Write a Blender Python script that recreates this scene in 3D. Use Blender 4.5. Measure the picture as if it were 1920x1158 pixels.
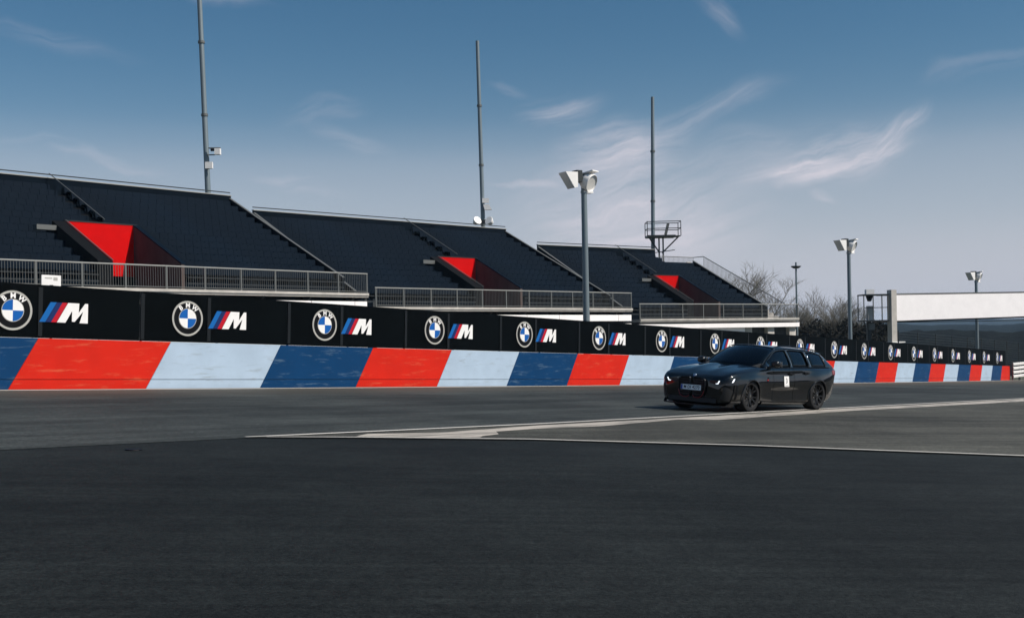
import bpy, bmesh, math, random
from mathutils import Vector, Matrix, Euler
random.seed(7)
R = math.radians
scn = bpy.context.scene
for o in list(bpy.data.objects): bpy.data.objects.remove(o)
COL = scn.collection

# ------------------------------------------------------------------ camera
FPX, PPX, PPY, ROLL = 2100.0, 960.0, 628.0, 0.018      # focal length in pixels of the 1920 px photograph
GX, GY, ZC = -0.045, -0.0162, 1.146                     # slope of the asphalt, camera height
cr, sr = math.cos(ROLL), math.sin(ROLL)
cam = bpy.data.cameras.new('camera'); camo = bpy.data.objects.new('camera', cam); COL.objects.link(camo)
cam.sensor_width = 36.0; cam.lens = FPX * 36 / 1920; cam.clip_start = 0.1; cam.clip_end = 20000
cam.shift_y = (PPY - 579) / 1920
rt, up, bk = Vector((cr, 0, -sr)), Vector((sr, 0, cr)), Vector((0, -1, 0))
camo.matrix_world = Matrix(((rt.x, up.x, bk.x, 0), (rt.y, up.y, bk.y, 0), (rt.z, up.z, bk.z, ZC), (0, 0, 0, 1)))
scn.camera = camo

# ------------------------------------------------------------------ light
SUN = Vector((0.945, -0.325, 1.03)).normalized()
SUN_EL = math.asin(SUN.z); SUN_AZ = math.atan2(SUN.x, SUN.y)       # azimuth clockwise from +Y
sl = bpy.data.lights.new('sun', 'SUN'); sl.energy = 5.0; sl.angle = R(0.53); sl.color = (1.0, 0.93, 0.85)
so = bpy.data.objects.new('sun', sl); COL.objects.link(so); so.location = (60, -30, 80)
so.rotation_euler = (-SUN).to_track_quat('-Z', 'Y').to_euler()
world = bpy.data.worlds.new('World'); scn.world = world; world.use_nodes = True
wt = world.node_tree; wt.nodes.clear()
def wn(t, **k):
    n = wt.nodes.new(t)
    for a, v in k.items(): setattr(n, a, v)
    return n
sky = wn('ShaderNodeTexSky', sky_type='NISHITA', sun_disc=False, sun_elevation=SUN_EL, sun_rotation=SUN_AZ,
         altitude=600.0, air_density=1.0, dust_density=1.2, ozone_density=2.2)
SKY_STRENGTH = 0.062
bg = wn('ShaderNodeBackground'); bg.inputs[1].default_value = SKY_STRENGTH
wout = wn('ShaderNodeOutputWorld'); wt.links.new(bg.outputs[0], wout.inputs[0])
grade = wn('ShaderNodeMix', data_type='RGBA', blend_type='MULTIPLY'); grade.inputs[0].default_value = 1.0
grade.inputs[7].default_value = (0.62, 1.00, 1.10, 1)
wt.links.new(sky.outputs[0], grade.inputs[6])
# cirrus: direction -> (x/y, z/y) plane, soft elongated strokes broken up by stretched noise
tc = wn('ShaderNodeTexCoord'); sep = wn('ShaderNodeSeparateXYZ'); wt.links.new(tc.outputs['Generated'], sep.inputs[0])
ay = wn('ShaderNodeMath', operation='ABSOLUTE'); wt.links.new(sep.outputs[1], ay.inputs[0])
my = wn('ShaderNodeMath', operation='MAXIMUM'); wt.links.new(ay.outputs[0], my.inputs[0]); my.inputs[1].default_value = 0.08
du = wn('ShaderNodeMath', operation='DIVIDE'); wt.links.new(sep.outputs[0], du.inputs[0]); wt.links.new(my.outputs[0], du.inputs[1])
dv = wn('ShaderNodeMath', operation='DIVIDE'); wt.links.new(sep.outputs[2], dv.inputs[0]); wt.links.new(my.outputs[0], dv.inputs[1])
cmb = wn('ShaderNodeCombineXYZ'); wt.links.new(du.outputs[0], cmb.inputs[0]); wt.links.new(dv.outputs[0], cmb.inputs[1])
def uv(px, py):
    xc, yc = (px - PPX) / FPX, -(py - PPY) / FPX
    return xc * cr + yc * sr, -xc * sr + yc * cr
# gentle warp so that the strokes are not straight
wnz = wn('ShaderNodeTexNoise'); wnz.inputs['Scale'].default_value = 6.0; wnz.inputs['Detail'].default_value = 6.0
wt.links.new(cmb.outputs[0], wnz.inputs['Vector'])
wsub = wn('ShaderNodeVectorMath', operation='SUBTRACT'); wt.links.new(wnz.outputs['Color'], wsub.inputs[0]); wsub.inputs[1].default_value = (0.5, 0.5, 0.5)
wsc = wn('ShaderNodeVectorMath', operation='SCALE'); wt.links.new(wsub.outputs[0], wsc.inputs[0]); wsc.inputs['Scale'].default_value = 0.09
wadd = wn('ShaderNodeVectorMath', operation='ADD'); wt.links.new(cmb.outputs[0], wadd.inputs[0]); wt.links.new(wsc.outputs[0], wadd.inputs[1])
acc = None
STROKES = [  # x0,y0,x1,y1, half width px, strength, texture stretch
    (1375, 356, 1580, 300, 32, 0.85), (1510, 318, 1725, 258, 20, 0.85), (1590, 300, 1755, 190, 26, 0.55), (1400, 340, 1740, 235, 66, 0.50), (1300, 300, 1500, 280, 40, 0.20), (1030, 310, 1300, 280, 70, 0.55), (920, 440, 1440, 360, 130, 0.52),
    (1130, 300, 1480, 150, 38, 0.22), (960, 235, 1150, 195, 40, 0.30), (910, 155, 1010, 180, 16, 0.20), (-60, 50, 290, 130, 30, 0.10),
    (-60, 262, 330, 330, 16, 0.24), (470, 325, 690, 380, 14, 0.34), (900, 335, 1090, 362, 9, 0.40), (1285, -20, 1370, 85, 26, 0.15),
    (500, 240, 700, 210, 30, 0.16), (1500, 365, 1560, 385, 14, 0.40), (1740, 160, 1990, 80, 24, 0.14), (560, 255, 760, 310, 22, 0.16),
    (1050, 425, 1480, 430, 70, 0.34), (300, -30, 520, 20, 20, 0.14)]
for (x0, y0, x1, y1, hw, st) in STROKES:
    a, b = Vector(uv(x0, y0)), Vector(uv(x1, y1)); c = (a + b) / 2; d = b - a
    mp = wn('ShaderNodeMapping', vector_type='TEXTURE')
    mp.inputs[1].default_value = (c.x, c.y, 0); mp.inputs[2].default_value = (0, 0, math.atan2(d.y, d.x))
    mp.inputs[3].default_value = (d.length * 0.62, hw / FPX * 1.25, 1)
    wt.links.new(wadd.outputs[0], mp.inputs[0])
    ln = wn('ShaderNodeVectorMath', operation='LENGTH'); wt.links.new(mp.outputs[0], ln.inputs[0])
    mr = wn('ShaderNodeMapRange', interpolation_type='SMOOTHERSTEP')
    for i, v in enumerate((1.0, 0.0, 0.0, st)): mr.inputs[i + 1].default_value = v
    wt.links.new(ln.outputs['Value'], mr.inputs[0])
    mp2 = wn('ShaderNodeMapping', vector_type='TEXTURE'); mp2.inputs[2].default_value = (0, 0, math.atan2(d.y, d.x) + 0.12)
    mp2.inputs[3].default_value = (0.13, 0.015, 1); wt.links.new(wadd.outputs[0], mp2.inputs[0])
    nz = wn('ShaderNodeTexNoise'); nz.inputs['Scale'].default_value = 1.0; nz.inputs['Detail'].default_value = 7.0; nz.inputs['Roughness'].default_value = 0.62
    wt.links.new(mp2.outputs[0], nz.inputs['Vector'])
    nr = wn('ShaderNodeMapRange'); nr.inputs[1].default_value = 0.36; nr.inputs[2].default_value = 0.68; nr.inputs[3].default_value = 0.08; nr.inputs[4].default_value = 1.40
    wt.links.new(nz.outputs[0], nr.inputs[0])
    ml = wn('ShaderNodeMath', operation='MULTIPLY'); wt.links.new(mr.outputs[0], ml.inputs[0]); wt.links.new(nr.outputs[0], ml.inputs[1])
    if acc is None: acc = ml
    else:
        ad = wn('ShaderNodeMath', operation='ADD'); wt.links.new(acc.outputs[0], ad.inputs[0]); wt.links.new(ml.outputs[0], ad.inputs[1]); acc = ad
cl = wn('ShaderNodeMath', operation='MINIMUM'); wt.links.new(acc.outputs[0], cl.inputs[0]); cl.inputs[1].default_value = 0.85
# pale milky air low over the horizon, the same all round
ramp = wn('ShaderNodeFloatCurve'); cv = ramp.mapping.curves[0]
cv.points[0].location = (0, 1.0); cv.points[1].location = (1, 0.0)
for q in ((.04, .94), (.10, .66), (.145, .46), (.175, .22), (.21, .07), (.27, .01), (.40, .0)): cv.points.new(*q)
ramp.mapping.update()
hz = wn('ShaderNodeMath', operation='MAXIMUM'); wt.links.new(sep.outputs[2], hz.inputs[0]); hz.inputs[1].default_value = 0.0
wt.links.new(hz.outputs[0], ramp.inputs[1])
hmix = wn('ShaderNodeMix', data_type='RGBA'); wt.links.new(ramp.outputs[0], hmix.inputs[0]); wt.links.new(grade.outputs[2], hmix.inputs[6]); hmix.inputs[7].default_value = (8.2, 8.3, 9.3, 1)
cmix = wn('ShaderNodeMix', data_type='RGBA'); wt.links.new(cl.outputs[0], cmix.inputs[0]); wt.links.new(hmix.outputs[2], cmix.inputs[6])
cmix.inputs[7].default_value = (10.4, 9.9, 10.9, 1)
wt.links.new(cmix.outputs[2], bg.inputs[0])
scn.view_settings.view_transform = 'Standard'; scn.view_settings.look = 'None'
scn.view_settings.exposure = 0.08; scn.view_settings.gamma = 1.0; scn.view_settings.use_curve_mapping = False
scn.render.engine = 'CYCLES'; scn.render.use_motion_blur = False

# ------------------------------------------------------------------ pixel -> place
def ray(px, py):
    x, z = uv(px, py); return Vector((x, 1, z))
def at(px, py, depth):
    p = ray(px, py) * depth; p.z += ZC; return p
def gz(x, y): return GX * x + GY * y
def gnd(px, py, lift=0.0):
    r = ray(px, py); t = ZC / (GX * r.x + GY - r.z); p = r * t; p.z += ZC + lift; return p
GN = Vector((-GX, -GY, 1)).normalized()

# ------------------------------------------------------------------ helpers
class MB:
    def __init__(s): s.v = []; s.f = []
    def add(s, vs, fs):
        n = len(s.v); s.v += [Vector(v) for v in vs]; s.f += [tuple(i + n for i in f) for f in fs]; return s
    def box(s, c, d, m=None):
        c = Vector(c); hx, hy, hz = d[0] / 2, d[1] / 2, d[2] / 2
        vs = [Vector((x, y, z)) for x in (-hx, hx) for y in (-hy, hy) for z in (-hz, hz)]
        if m is not None: vs = [m @ v for v in vs]
        return s.add([v + c for v in vs], [(0, 1, 3, 2), (4, 6, 7, 5), (0, 4, 5, 1), (2, 3, 7, 6), (0, 2, 6, 4), (1, 5, 7, 3)])
    def b2(s, lo, hi):
        return s.box([(a + b) / 2 for a, b in zip(lo, hi)], [abs(b - a) for a, b in zip(lo, hi)])
    def tube(s, pts, r, n=8, caps=True, closed=False):
        pts = [Vector(p) for p in pts]; k = len(pts)
        rs = r if isinstance(r, (list, tuple)) else [r] * k
        rings = []; prev = None
        for i, p in enumerate(pts):
            if closed: d = pts[(i + 1) % k] - pts[i - 1]
            else: d = (pts[min(i + 1, k - 1)] - pts[max(i - 1, 0)])
            d.normalize()
            u = prev if prev is not None else (Vector((0, 0, 1)) if abs(d.z) < .9 else Vector((1, 0, 0)))
            u = (u - d * u.dot(d)).normalized(); prev = u; w = d.cross(u)
            rings.append([p + (u * math.cos(2 * math.pi * j / n) + w * math.sin(2 * math.pi * j / n)) * rs[i] for j in range(n)])
        vs = [v for ring in rings for v in ring]; fs = []
        for i in range(k if closed else k - 1):
            i2 = (i + 1) % k
            for j in range(n): fs.append((i * n + j, i * n + (j + 1) % n, i2 * n + (j + 1) % n, i2 * n + j))
        if caps and not closed: fs += [tuple(reversed(range(n))), tuple(range((k - 1) * n, k * n))]
        return s.add(vs, fs)
    def lathe(s, prof, n=32, axis='y', closed=False):   # prof: (radius, offset along axis)
        vs = []; fs = []; k = len(prof)
        for j in range(n):
            a = 2 * math.pi * j / n
            for r, o in prof:
                vs.append((r * math.cos(a), o, r * math.sin(a)) if axis == 'y' else (r * math.cos(a), r * math.sin(a), o))
        for j in range(n):
            j2 = (j + 1) % n
            for i in range(k if closed else k - 1):
                i2 = (i + 1) % k; fs.append((j * k + i, j * k + i2, j2 * k + i2, j2 * k + i))
        return s.add(vs, fs)
    def prism(s, poly, ext):   # poly: list of 3D points, ext: vector
        n = len(poly); ext = Vector(ext); p = [Vector(q) for q in poly]
        return s.add(p + [q + ext for q in p], [tuple(range(n)), tuple(reversed(range(n, 2 * n)))] + [(i, n + i, n + (i + 1) % n, (i + 1) % n) for i in range(n)])
    def mesh(s, name, mat, smooth=False, recalc=True):
        me = bpy.data.meshes.new(name); me.from_pydata([tuple(v) for v in s.v], [], s.f); me.update()
        if recalc:
            bm = bmesh.new(); bm.from_mesh(me); bmesh.ops.recalc_face_normals(bm, faces=bm.faces); bm.to_mesh(me); bm.free()
        if mat: me.materials.append(mat)
        if smooth:
            me.polygons.foreach_set('use_smooth', [True] * len(me.polygons))
            if smooth == 'auto': me.set_sharp_from_angle(angle=R(38))
        return me
    def build(s, name, mat, parent=None, smooth=False, world=False, recalc=True):
        if world and parent is not None:
            mi = parent.matrix_basis.inverted(); s.v = [mi @ v for v in s.v]
        o = bpy.data.objects.new(name, s.mesh(name, mat, smooth, recalc)); COL.objects.link(o); o.parent = parent; return o
def link(name, me, parent=None, mtx=None):
    o = bpy.data.objects.new(name, me); COL.objects.link(o); o.parent = parent
    if mtx is not None: o.matrix_basis = mtx
    return o
def tag(o, label=None, cat=None, group=None, kind=None):
    if label: o['label'] = label
    if cat: o['category'] = cat
    if group: o['group'] = group
    if kind: o['kind'] = kind
    return o
def empty(name, mtx, label=None, cat=None, group=None):
    o = bpy.data.objects.new(name, None); COL.objects.link(o); o.empty_display_size = 0.3
    o.matrix_basis = mtx if isinstance(mtx, Matrix) else Matrix.Translation(Vector(mtx))
    return tag(o, label, cat, group)
def copy_tree(o, parent=None):
    c = o.copy(); COL.objects.link(c); c.parent = parent
    for ch in KIDS(o): copy_tree(ch, c)
    return c
def KIDS(o): return [x for x in list(bpy.data.objects) if x.parent == o]
def frame(o, x, y, z):
    return Matrix(((x.x, y.x, z.x, o[0]), (x.y, y.y, z.y, o[1]), (x.z, y.z, z.z, o[2]), (0, 0, 0, 1)))
def text_mb(txt, size, depth=0.0, bold=0.0):
    cu = bpy.data.curves.new('t', 'FONT'); cu.body = txt; cu.size = size; cu.align_x = 'CENTER'; cu.align_y = 'CENTER'
    cu.offset = bold; cu.extrude = depth; cu.resolution_u = 4
    o = bpy.data.objects.new('t', cu); COL.objects.link(o)
    dg = bpy.context.evaluated_depsgraph_get(); me = o.evaluated_get(dg).to_mesh()
    mb = MB(); mb.add([v.co.copy() for v in me.vertices], [tuple(p.vertices) for p in me.polygons])
    o.evaluated_get(dg).to_mesh_clear(); bpy.data.objects.remove(o); bpy.data.curves.remove(cu)
    return mb

# ------------------------------------------------------------------ materials
def mat(name, col, rough=0.6, metal=0.0, spec=0.5, noise=None, bump=None, coat=0.0, emit=None):
    m = bpy.data.materials.new(name); m.use_nodes = True; nt = m.node_tree; b = nt.nodes['Principled BSDF']
    b.inputs['Base Color'].default_value = (*col, 1); b.inputs['Roughness'].default_value = rough
    b.inputs['Metallic'].default_value = metal; b.inputs['Specular IOR Level'].default_value = spec; b.inputs['Coat Weight'].default_value = coat
    b.inputs['Coat Roughness'].default_value = 0.03; b.inputs['Coat IOR'].default_value = 1.65
    if emit: b.inputs['Emission Color'].default_value = (*emit[0], 1); b.inputs['Emission Strength'].default_value = emit[1]
    t = nt.nodes.new('ShaderNodeTexCoord')
    if noise:   # (scale xyz, amount, detail, second colour or None)
        sc, amt = noise[0], noise[1]; col2 = noise[2] if len(noise) > 2 else None
        mp = nt.nodes.new('ShaderNodeMapping'); mp.inputs[3].default_value = sc if isinstance(sc, tuple) else (sc, sc, sc)
        nt.links.new(t.outputs['Object'], mp.inputs[0])
        n = nt.nodes.new('ShaderNodeTexNoise'); n.inputs['Scale'].default_value = 1; n.inputs['Detail'].default_value = 8; n.inputs['Roughness'].default_value = 0.65
        nt.links.new(mp.outputs[0], n.inputs['Vector'])
        r = nt.nodes.new('ShaderNodeValToRGB'); r.color_ramp.elements[0].position = 0.32; r.color_ramp.elements[1].position = 0.7
        c2 = col2 or tuple(c * (1 + amt) for c in col); c1 = tuple(c * (1 - amt) for c in col)
        r.color_ramp.elements[0].color = (*c1, 1); r.color_ramp.elements[1].color = (*c2, 1)
        nt.links.new(n.outputs[0], r.inputs[0]); nt.links.new(r.outputs[0], b.inputs['Base Color'])
    if bump:
        n2 = nt.nodes.new('ShaderNodeTexNoise'); n2.inputs['Scale'].default_value = bump[0]; n2.inputs['Detail'].default_value = 6
        nt.links.new(t.outputs['Object'], n2.inputs['Vector'])
        bp = nt.nodes.new('ShaderNodeBump'); bp.inputs['Strength'].default_value = bump[1]; bp.inputs['Distance'].default_value = bump[2]
        nt.links.new(n2.outputs[0], bp.inputs['Height']); nt.links.new(bp.outputs[0], b.inputs['Normal'])
    return m
def asphalt(name, col, streak_ang, spec=0.35, rough=0.72, soft=False, dust=False):
    m = bpy.data.materials.new(name); m.use_nodes = True; nt = m.node_tree; b = nt.nodes['Principled BSDF']; L = nt.links.new
    t = nt.nodes.new('ShaderNodeTexCoord')
    def noise(scale, detail=6, rough_=.6, vec=None):
        n = nt.nodes.new('ShaderNodeTexNoise'); n.inputs['Scale'].default_value = scale; n.inputs['Detail'].default_value = detail; n.inputs['Roughness'].default_value = rough_
        L(vec or t.outputs['Object'], n.inputs['Vector']); return n.outputs[0]
    def rng(x, a, bb, c, d):
        r = nt.nodes.new('ShaderNodeMapRange')
        for i, v in enumerate((a, bb, c, d)): r.inputs[i + 1].default_value = v
        L(x, r.inputs[0]); return r.outputs[0]
    def mul(a, bb):
        k = nt.nodes.new('ShaderNodeMath'); k.operation = 'MULTIPLY'; L(a, k.inputs[0]); L(bb, k.inputs[1]); return k.outputs[0]
    mp = nt.nodes.new('ShaderNodeMapping'); mp.vector_type = 'TEXTURE'; mp.inputs[2].default_value = (0, 0, streak_ang); mp.inputs[3].default_value = (22, 0.55, 1)
    L(t.outputs['Object'], mp.inputs[0])
    mp2 = nt.nodes.new('ShaderNodeMapping'); mp2.vector_type = 'TEXTURE'; mp2.inputs[2].default_value = (0, 0, streak_ang + .05); mp2.inputs[3].default_value = (6, 0.12, 1)
    L(t.outputs['Object'], mp2.inputs[0])
    f = mul(mul(mul(rng(noise(42, 4, .85), .32, .68, .30, 1.85), rng(noise(.22, 5), .35, .65, .68, 1.35)), rng(noise(1, 5, .6, mp.outputs[0]), .35, .65, *((.90, 1.10) if soft else (.72, 1.28)))), rng(noise(1, 6, .7, mp2.outputs[0]), .3, .7, .76, 1.28))
    f = mul(mul(f, rng(noise(13, 5, .8), .3, .7, .62, 1.45)), rng(noise(2.6, 4, .7), .3, .7, .84, 1.18))
    # pale chips / stones
    vo = nt.nodes.new('ShaderNodeTexVoronoi'); vo.inputs['Scale'].default_value = 1.35; L(t.outputs['Object'], vo.inputs['Vector'])
    chip = rng(vo.outputs['Distance'], .022, .034, 3.4, 1.0); f = mul(f, chip)
    mx = nt.nodes.new('ShaderNodeMix'); mx.data_type = 'RGBA'; mx.blend_type = 'MULTIPLY'; mx.inputs[0].default_value = 1
    mx.inputs[6].default_value = (*col, 1); L(f, mx.inputs[7])
    if dust:   # grit swept against the foot of the wall: fades out over a few metres from the wall's line
        vd = nt.nodes.new('ShaderNodeVectorMath'); vd.operation = 'DOT_PRODUCT'; L(t.outputs['Object'], vd.inputs[0]); vd.inputs[1].default_value = (-.771, .637, 0)
        ds = rng(vd.outputs['Value'], 24.86 - 4.5, 24.86 - .2, 0, .55); dn = mul(ds, rng(noise(1, 6, .7, mp2.outputs[0]), .3, .65, .55, 1.3))
        m3 = nt.nodes.new('ShaderNodeMix'); m3.data_type = 'RGBA'; L(dn, m3.inputs[0]); L(mx.outputs[2], m3.inputs[6]); m3.inputs[7].default_value = (.115, .100, .080, 1); mx = m3
    L(mx.outputs[2], b.inputs['Base Color'])
    b.inputs['Roughness'].default_value = rough; b.inputs['Specular IOR Level'].default_value = spec
    bp = nt.nodes.new('ShaderNodeBump'); bp.inputs['Strength'].default_value = .55; bp.inputs['Distance'].default_value = .012
    L(noise(70, 3, .7), bp.inputs['Height']); L(bp.outputs[0], b.inputs['Normal'])
    return m
def painted(name, col, wear_col=(.42, .40, .38), amt=.5, scale=(1.2, 1.2, 9.0), rough=.55):
    """painted concrete: faint clouding, horizontal scuffs, dirt towards a ragged lower edge of spray"""
    m = bpy.data.materials.new(name); m.use_nodes = True; nt = m.node_tree; b = nt.nodes['Principled BSDF']; L = nt.links.new
    t = nt.nodes.new('ShaderNodeTexCoord')
    mp = nt.nodes.new('ShaderNodeMapping'); mp.inputs[3].default_value = scale; L(t.outputs['Object'], mp.inputs[0])
    n = nt.nodes.new('ShaderNodeTexNoise'); n.inputs['Scale'].default_value = 1; n.inputs['Detail'].default_value = 7; n.inputs['Roughness'].default_value = .7; L(mp.outputs[0], n.inputs['Vector'])
    r = nt.nodes.new('ShaderNodeMapRange'); r.inputs[1].default_value = .56; r.inputs[2].default_value = .78; r.inputs[3].default_value = 0; r.inputs[4].default_value = amt; L(n.outputs[0], r.inputs[0])
    n2 = nt.nodes.new('ShaderNodeTexNoise'); n2.inputs['Scale'].default_value = 1.7; n2.inputs['Detail'].default_value = 5; L(t.outputs['Object'], n2.inputs['Vector'])
    r2 = nt.nodes.new('ShaderNodeMapRange'); r2.inputs[1].default_value = .3; r2.inputs[2].default_value = .7; r2.inputs[3].default_value = .93; r2.inputs[4].default_value = 1.05; L(n2.outputs[0], r2.inputs[0])
    mx = nt.nodes.new('ShaderNodeMix'); mx.data_type = 'RGBA'; mx.blend_type = 'MULTIPLY'; mx.inputs[0].default_value = 1; mx.inputs[6].default_value = (*col, 1); L(r2.outputs[0], mx.inputs[7])
    m2 = nt.nodes.new('ShaderNodeMix'); m2.data_type = 'RGBA'; L(r.outputs[0], m2.inputs[0]); L(mx.outputs[2], m2.inputs[6]); m2.inputs[7].default_value = (*wear_col, 1)
    L(m2.outputs[2], b.inputs['Base Color']); b.inputs['Roughness'].default_value = rough; b.inputs['Specular IOR Level'].default_value = .12
    bp = nt.nodes.new('ShaderNodeBump'); bp.inputs['Strength'].default_value = .25; bp.inputs['Distance'].default_value = .01; L(n.outputs[0], bp.inputs['Height']); L(bp.outputs[0], b.inputs['Normal'])
    return m
def worn_paint(name, col, base, thr=(.38, .62), scale=3.0, stretch=(6, .5)):
    m = bpy.data.materials.new(name); m.use_nodes = True; nt = m.node_tree; b = nt.nodes['Principled BSDF']; L = nt.links.new
    t = nt.nodes.new('ShaderNodeTexCoord')
    n = nt.nodes.new('ShaderNodeTexNoise'); n.inputs['Scale'].default_value = scale; n.inputs['Detail'].default_value = 10; n.inputs['Roughness'].default_value = .75
    mp = nt.nodes.new('ShaderNodeMapping'); mp.vector_type = 'TEXTURE'; mp.inputs[2].default_value = (0, 0, .88); mp.inputs[3].default_value = (*stretch, 1)
    L(t.outputs['Object'], mp.inputs[0]); L(mp.outputs[0], n.inputs['Vector'])
    r = nt.nodes.new('ShaderNodeMapRange'); r.inputs[1].default_value = thr[0]; r.inputs[2].default_value = thr[1]; L(n.outputs[0], r.inputs[0])
    mx = nt.nodes.new('ShaderNodeMix'); mx.data_type = 'RGBA'; L(r.outputs[0], mx.inputs[0]); mx.inputs[6].default_value = (*base, 1); mx.inputs[7].default_value = (*col, 1)
    L(mx.outputs[2], b.inputs['Base Color']); b.inputs['Roughness'].default_value = .7; b.inputs['Specular IOR Level'].default_value = .3
    return m
M = {}
M['asphalt_track'] = asphalt('asphalt_track', (.031, .035, .034), R(50), .15, dust=True)
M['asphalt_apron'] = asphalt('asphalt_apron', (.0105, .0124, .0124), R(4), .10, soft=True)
M['asphalt_gore'] = asphalt('asphalt_gore', (.050, .050, .043), R(20), .15)
M['line'] = worn_paint('line_paint', (.62, .59, .55), (.20, .20, .19), (.16, .34), 2.5, (2, .3))
M['gore_paint'] = worn_paint('gore_paint', (.46, .415, .365), (.10, .10, .088), (.38, .56), 2.2, (4, .30))
M['dirt'] = mat('dirt', (.16, .14, .10), .9, noise=(2.5, .5), bump=(20, .6, .03))
M['grass'] = mat('grass', (.07, .075, .045), .95, noise=(.05, .5))
M['red'] = painted('red_paint', (.55, .016, .006), (.60, .13, .06), .8)
M['blue'] = painted('blue_paint', (.002, .037, .112), (.12, .19, .26), .8)
M['sky_blue'] = painted('light_blue_paint', (.37, .465, .57), (.24, .26, .27), .85)
M['core'] = mat('dark_concrete', (.05, .05, .05), .9, noise=(3, .3))
M['concrete'] = mat('pale_concrete', (.46, .43, .39), .85, noise=(1.4, .18), bump=(25, .3, .01))
M['vinyl'] = mat('black_vinyl', (.0014, .0024, .0030), .6, spec=.03, noise=((.6, 3, .6), .3), bump=(1.1, .25, .03))
M['vinyl_seam'] = mat('black_seam', (.010, .012, .014), .5, spec=.15)
M['print_white'] = mat('print_white', (.80, .78, .76), .5, noise=(6, .04))
M['print_silver'] = mat('print_silver', (.40, .39, .36), .5, spec=.2)
M['print_blue'] = mat('print_blue', (.004, .095, .36), .5, spec=.2)
M['print_navy'] = mat('print_navy', (.008, .022, .10), .5, spec=.2)
M['print_lblue'] = mat('print_lightblue', (.005, .11, .36), .5, spec=.2)
M['print_red'] = mat('print_red', (.45, .006, .018), .5, spec=.2)
M['seat'] = mat('seat_plastic', (.0018, .0064, .0135), .65, spec=.05, noise=(.35, .25))
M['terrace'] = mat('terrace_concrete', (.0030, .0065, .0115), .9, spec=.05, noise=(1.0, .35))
M['rail_top'] = mat('galvanised_bright', (.36, .355, .33), .5, .4)
M['rail'] = mat('galvanised_grey', (.13, .135, .13), .55, .4)
M['steel_dark'] = mat('steel_dark', (.030, .034, .036), .5, .3)
M['white_panel'] = mat('white_panel', (.92, .88, .865), .6, noise=(1.2, .04))
M['white_metal'] = mat('white_metal', (.82, .80, .77), .4, noise=(3, .05))
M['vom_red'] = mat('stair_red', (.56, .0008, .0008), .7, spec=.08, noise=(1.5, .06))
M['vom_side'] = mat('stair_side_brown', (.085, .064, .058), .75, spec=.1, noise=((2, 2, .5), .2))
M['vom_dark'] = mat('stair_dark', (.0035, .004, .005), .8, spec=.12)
M['pole'] = mat('pole_grey', (.17, .21, .23), .5, .25, noise=((4, 4, .25), .12))
M['lamp_glass'] = mat('lamp_glass', (.70, .68, .64), .15, spec=.6)
M['bark'] = mat('bark', (.150, .138, .112), .9, noise=(3, .35))
M['paint'] = mat('car_black', (.0014, .0018, .0026), .3, spec=.04, coat=1.0)
M['trim'] = mat('car_trim', (.010, .010, .011), .5)
M['gloss_trim'] = mat('car_gloss_trim', (.005, .005, .006), .22, spec=.45)
M['rubber'] = mat('tyre_rubber', (.010, .010, .011), .75, spec=.3, bump=(60, .3, .004))
M['rim'] = mat('rim_black', (.035, .035, .037), .20, .7)
M['disc'] = mat('brake_disc', (.28, .27, .26), .4, .9)
M['chrome'] = mat('chrome', (.75, .75, .76), .12, 1.0)
M['drl'] = mat('daytime_light', (.9, .9, .95), .2, emit=((.88, .94, 1.0), 1.3))
M['plate'] = mat('plate_white', (.90, .91, .92), .4)
M['plate_blue'] = mat('plate_blue', (.01, .06, .40), .4)
M['ink'] = mat('ink_black', (.003, .003, .004), .5, spec=.15)
M['accent_red'] = mat('accent_red', (.35, .010, .010), .4)
M['tail_red'] = mat('tail_red', (.20, .006, .008), .15)
M['cabin'] = mat('cabin_dark', (.014, .014, .015), .8)
M['cabin_red'] = mat('cabin_red', (.30, .030, .035), .6)
def glass(name, tint):
    m = bpy.data.materials.new(name); m.use_nodes = True; nt = m.node_tree; nt.nodes.clear(); L = nt.links.new
    o = nt.nodes.new('ShaderNodeOutputMaterial'); mx = nt.nodes.new('ShaderNodeMixShader'); tr = nt.nodes.new('ShaderNodeBsdfTransparent'); gl = nt.nodes.new('ShaderNodeBsdfGlossy')
    tr.inputs[0].default_value = (*tint, 1); gl.inputs['Roughness'].default_value = .02; gl.inputs[0].default_value = (.8, .85, .9, 1)
    fr = nt.nodes.new('ShaderNodeFresnel'); fr.inputs[0].default_value = 1.5
    L(fr.outputs[0], mx.inputs[0]); L(tr.outputs[0], mx.inputs[1]); L(gl.outputs[0], mx.inputs[2]); L(mx.outputs[0], o.inputs[0]); return m
M['glass'] = glass('side_glass', (.10, .12, .13)); M['screen'] = glass('windscreen_glass', (.42, .46, .46))
#@@SETTING
# ------------------------------------------------------------------ ground and hills
def smooth(a, b, x):
    t = max(0, min(1, (x - a) / (b - a))); return t * t * (3 - 2 * t)
def ground_z(x, y):
    r = math.hypot(x, y); w = 1 - smooth(150, 420, r)
    return gz(x, y) * w + (1 - w) * (-16 - 10 * smooth(420, 3000, r))
mb = MB(); radii = [0, 10, 30, 60, 100, 150, 180, 220, 270, 330, 420, 600, 900, 1400, 2200, 3600]; NS = 72
vs = [Vector((0, 0, 0))]
for r in radii[1:]:
    for j in range(NS):
        a = 2 * math.pi * j / NS; x, y = r * math.cos(a), r * math.sin(a); vs.append(Vector((x, y, ground_z(x, y))))
fs = [(0, 1 + j, 1 + (j + 1) % NS) for j in range(NS)]
for i in range(len(radii) - 2):
    for j in range(NS):
        a, b = 1 + i * NS, 1 + (i + 1) * NS; j2 = (j + 1) % NS; fs.append((a + j, b + j, b + j2, a + j2))
tag(mb.add(vs, fs).build('ground', M['grass']), kind='structure')

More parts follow.
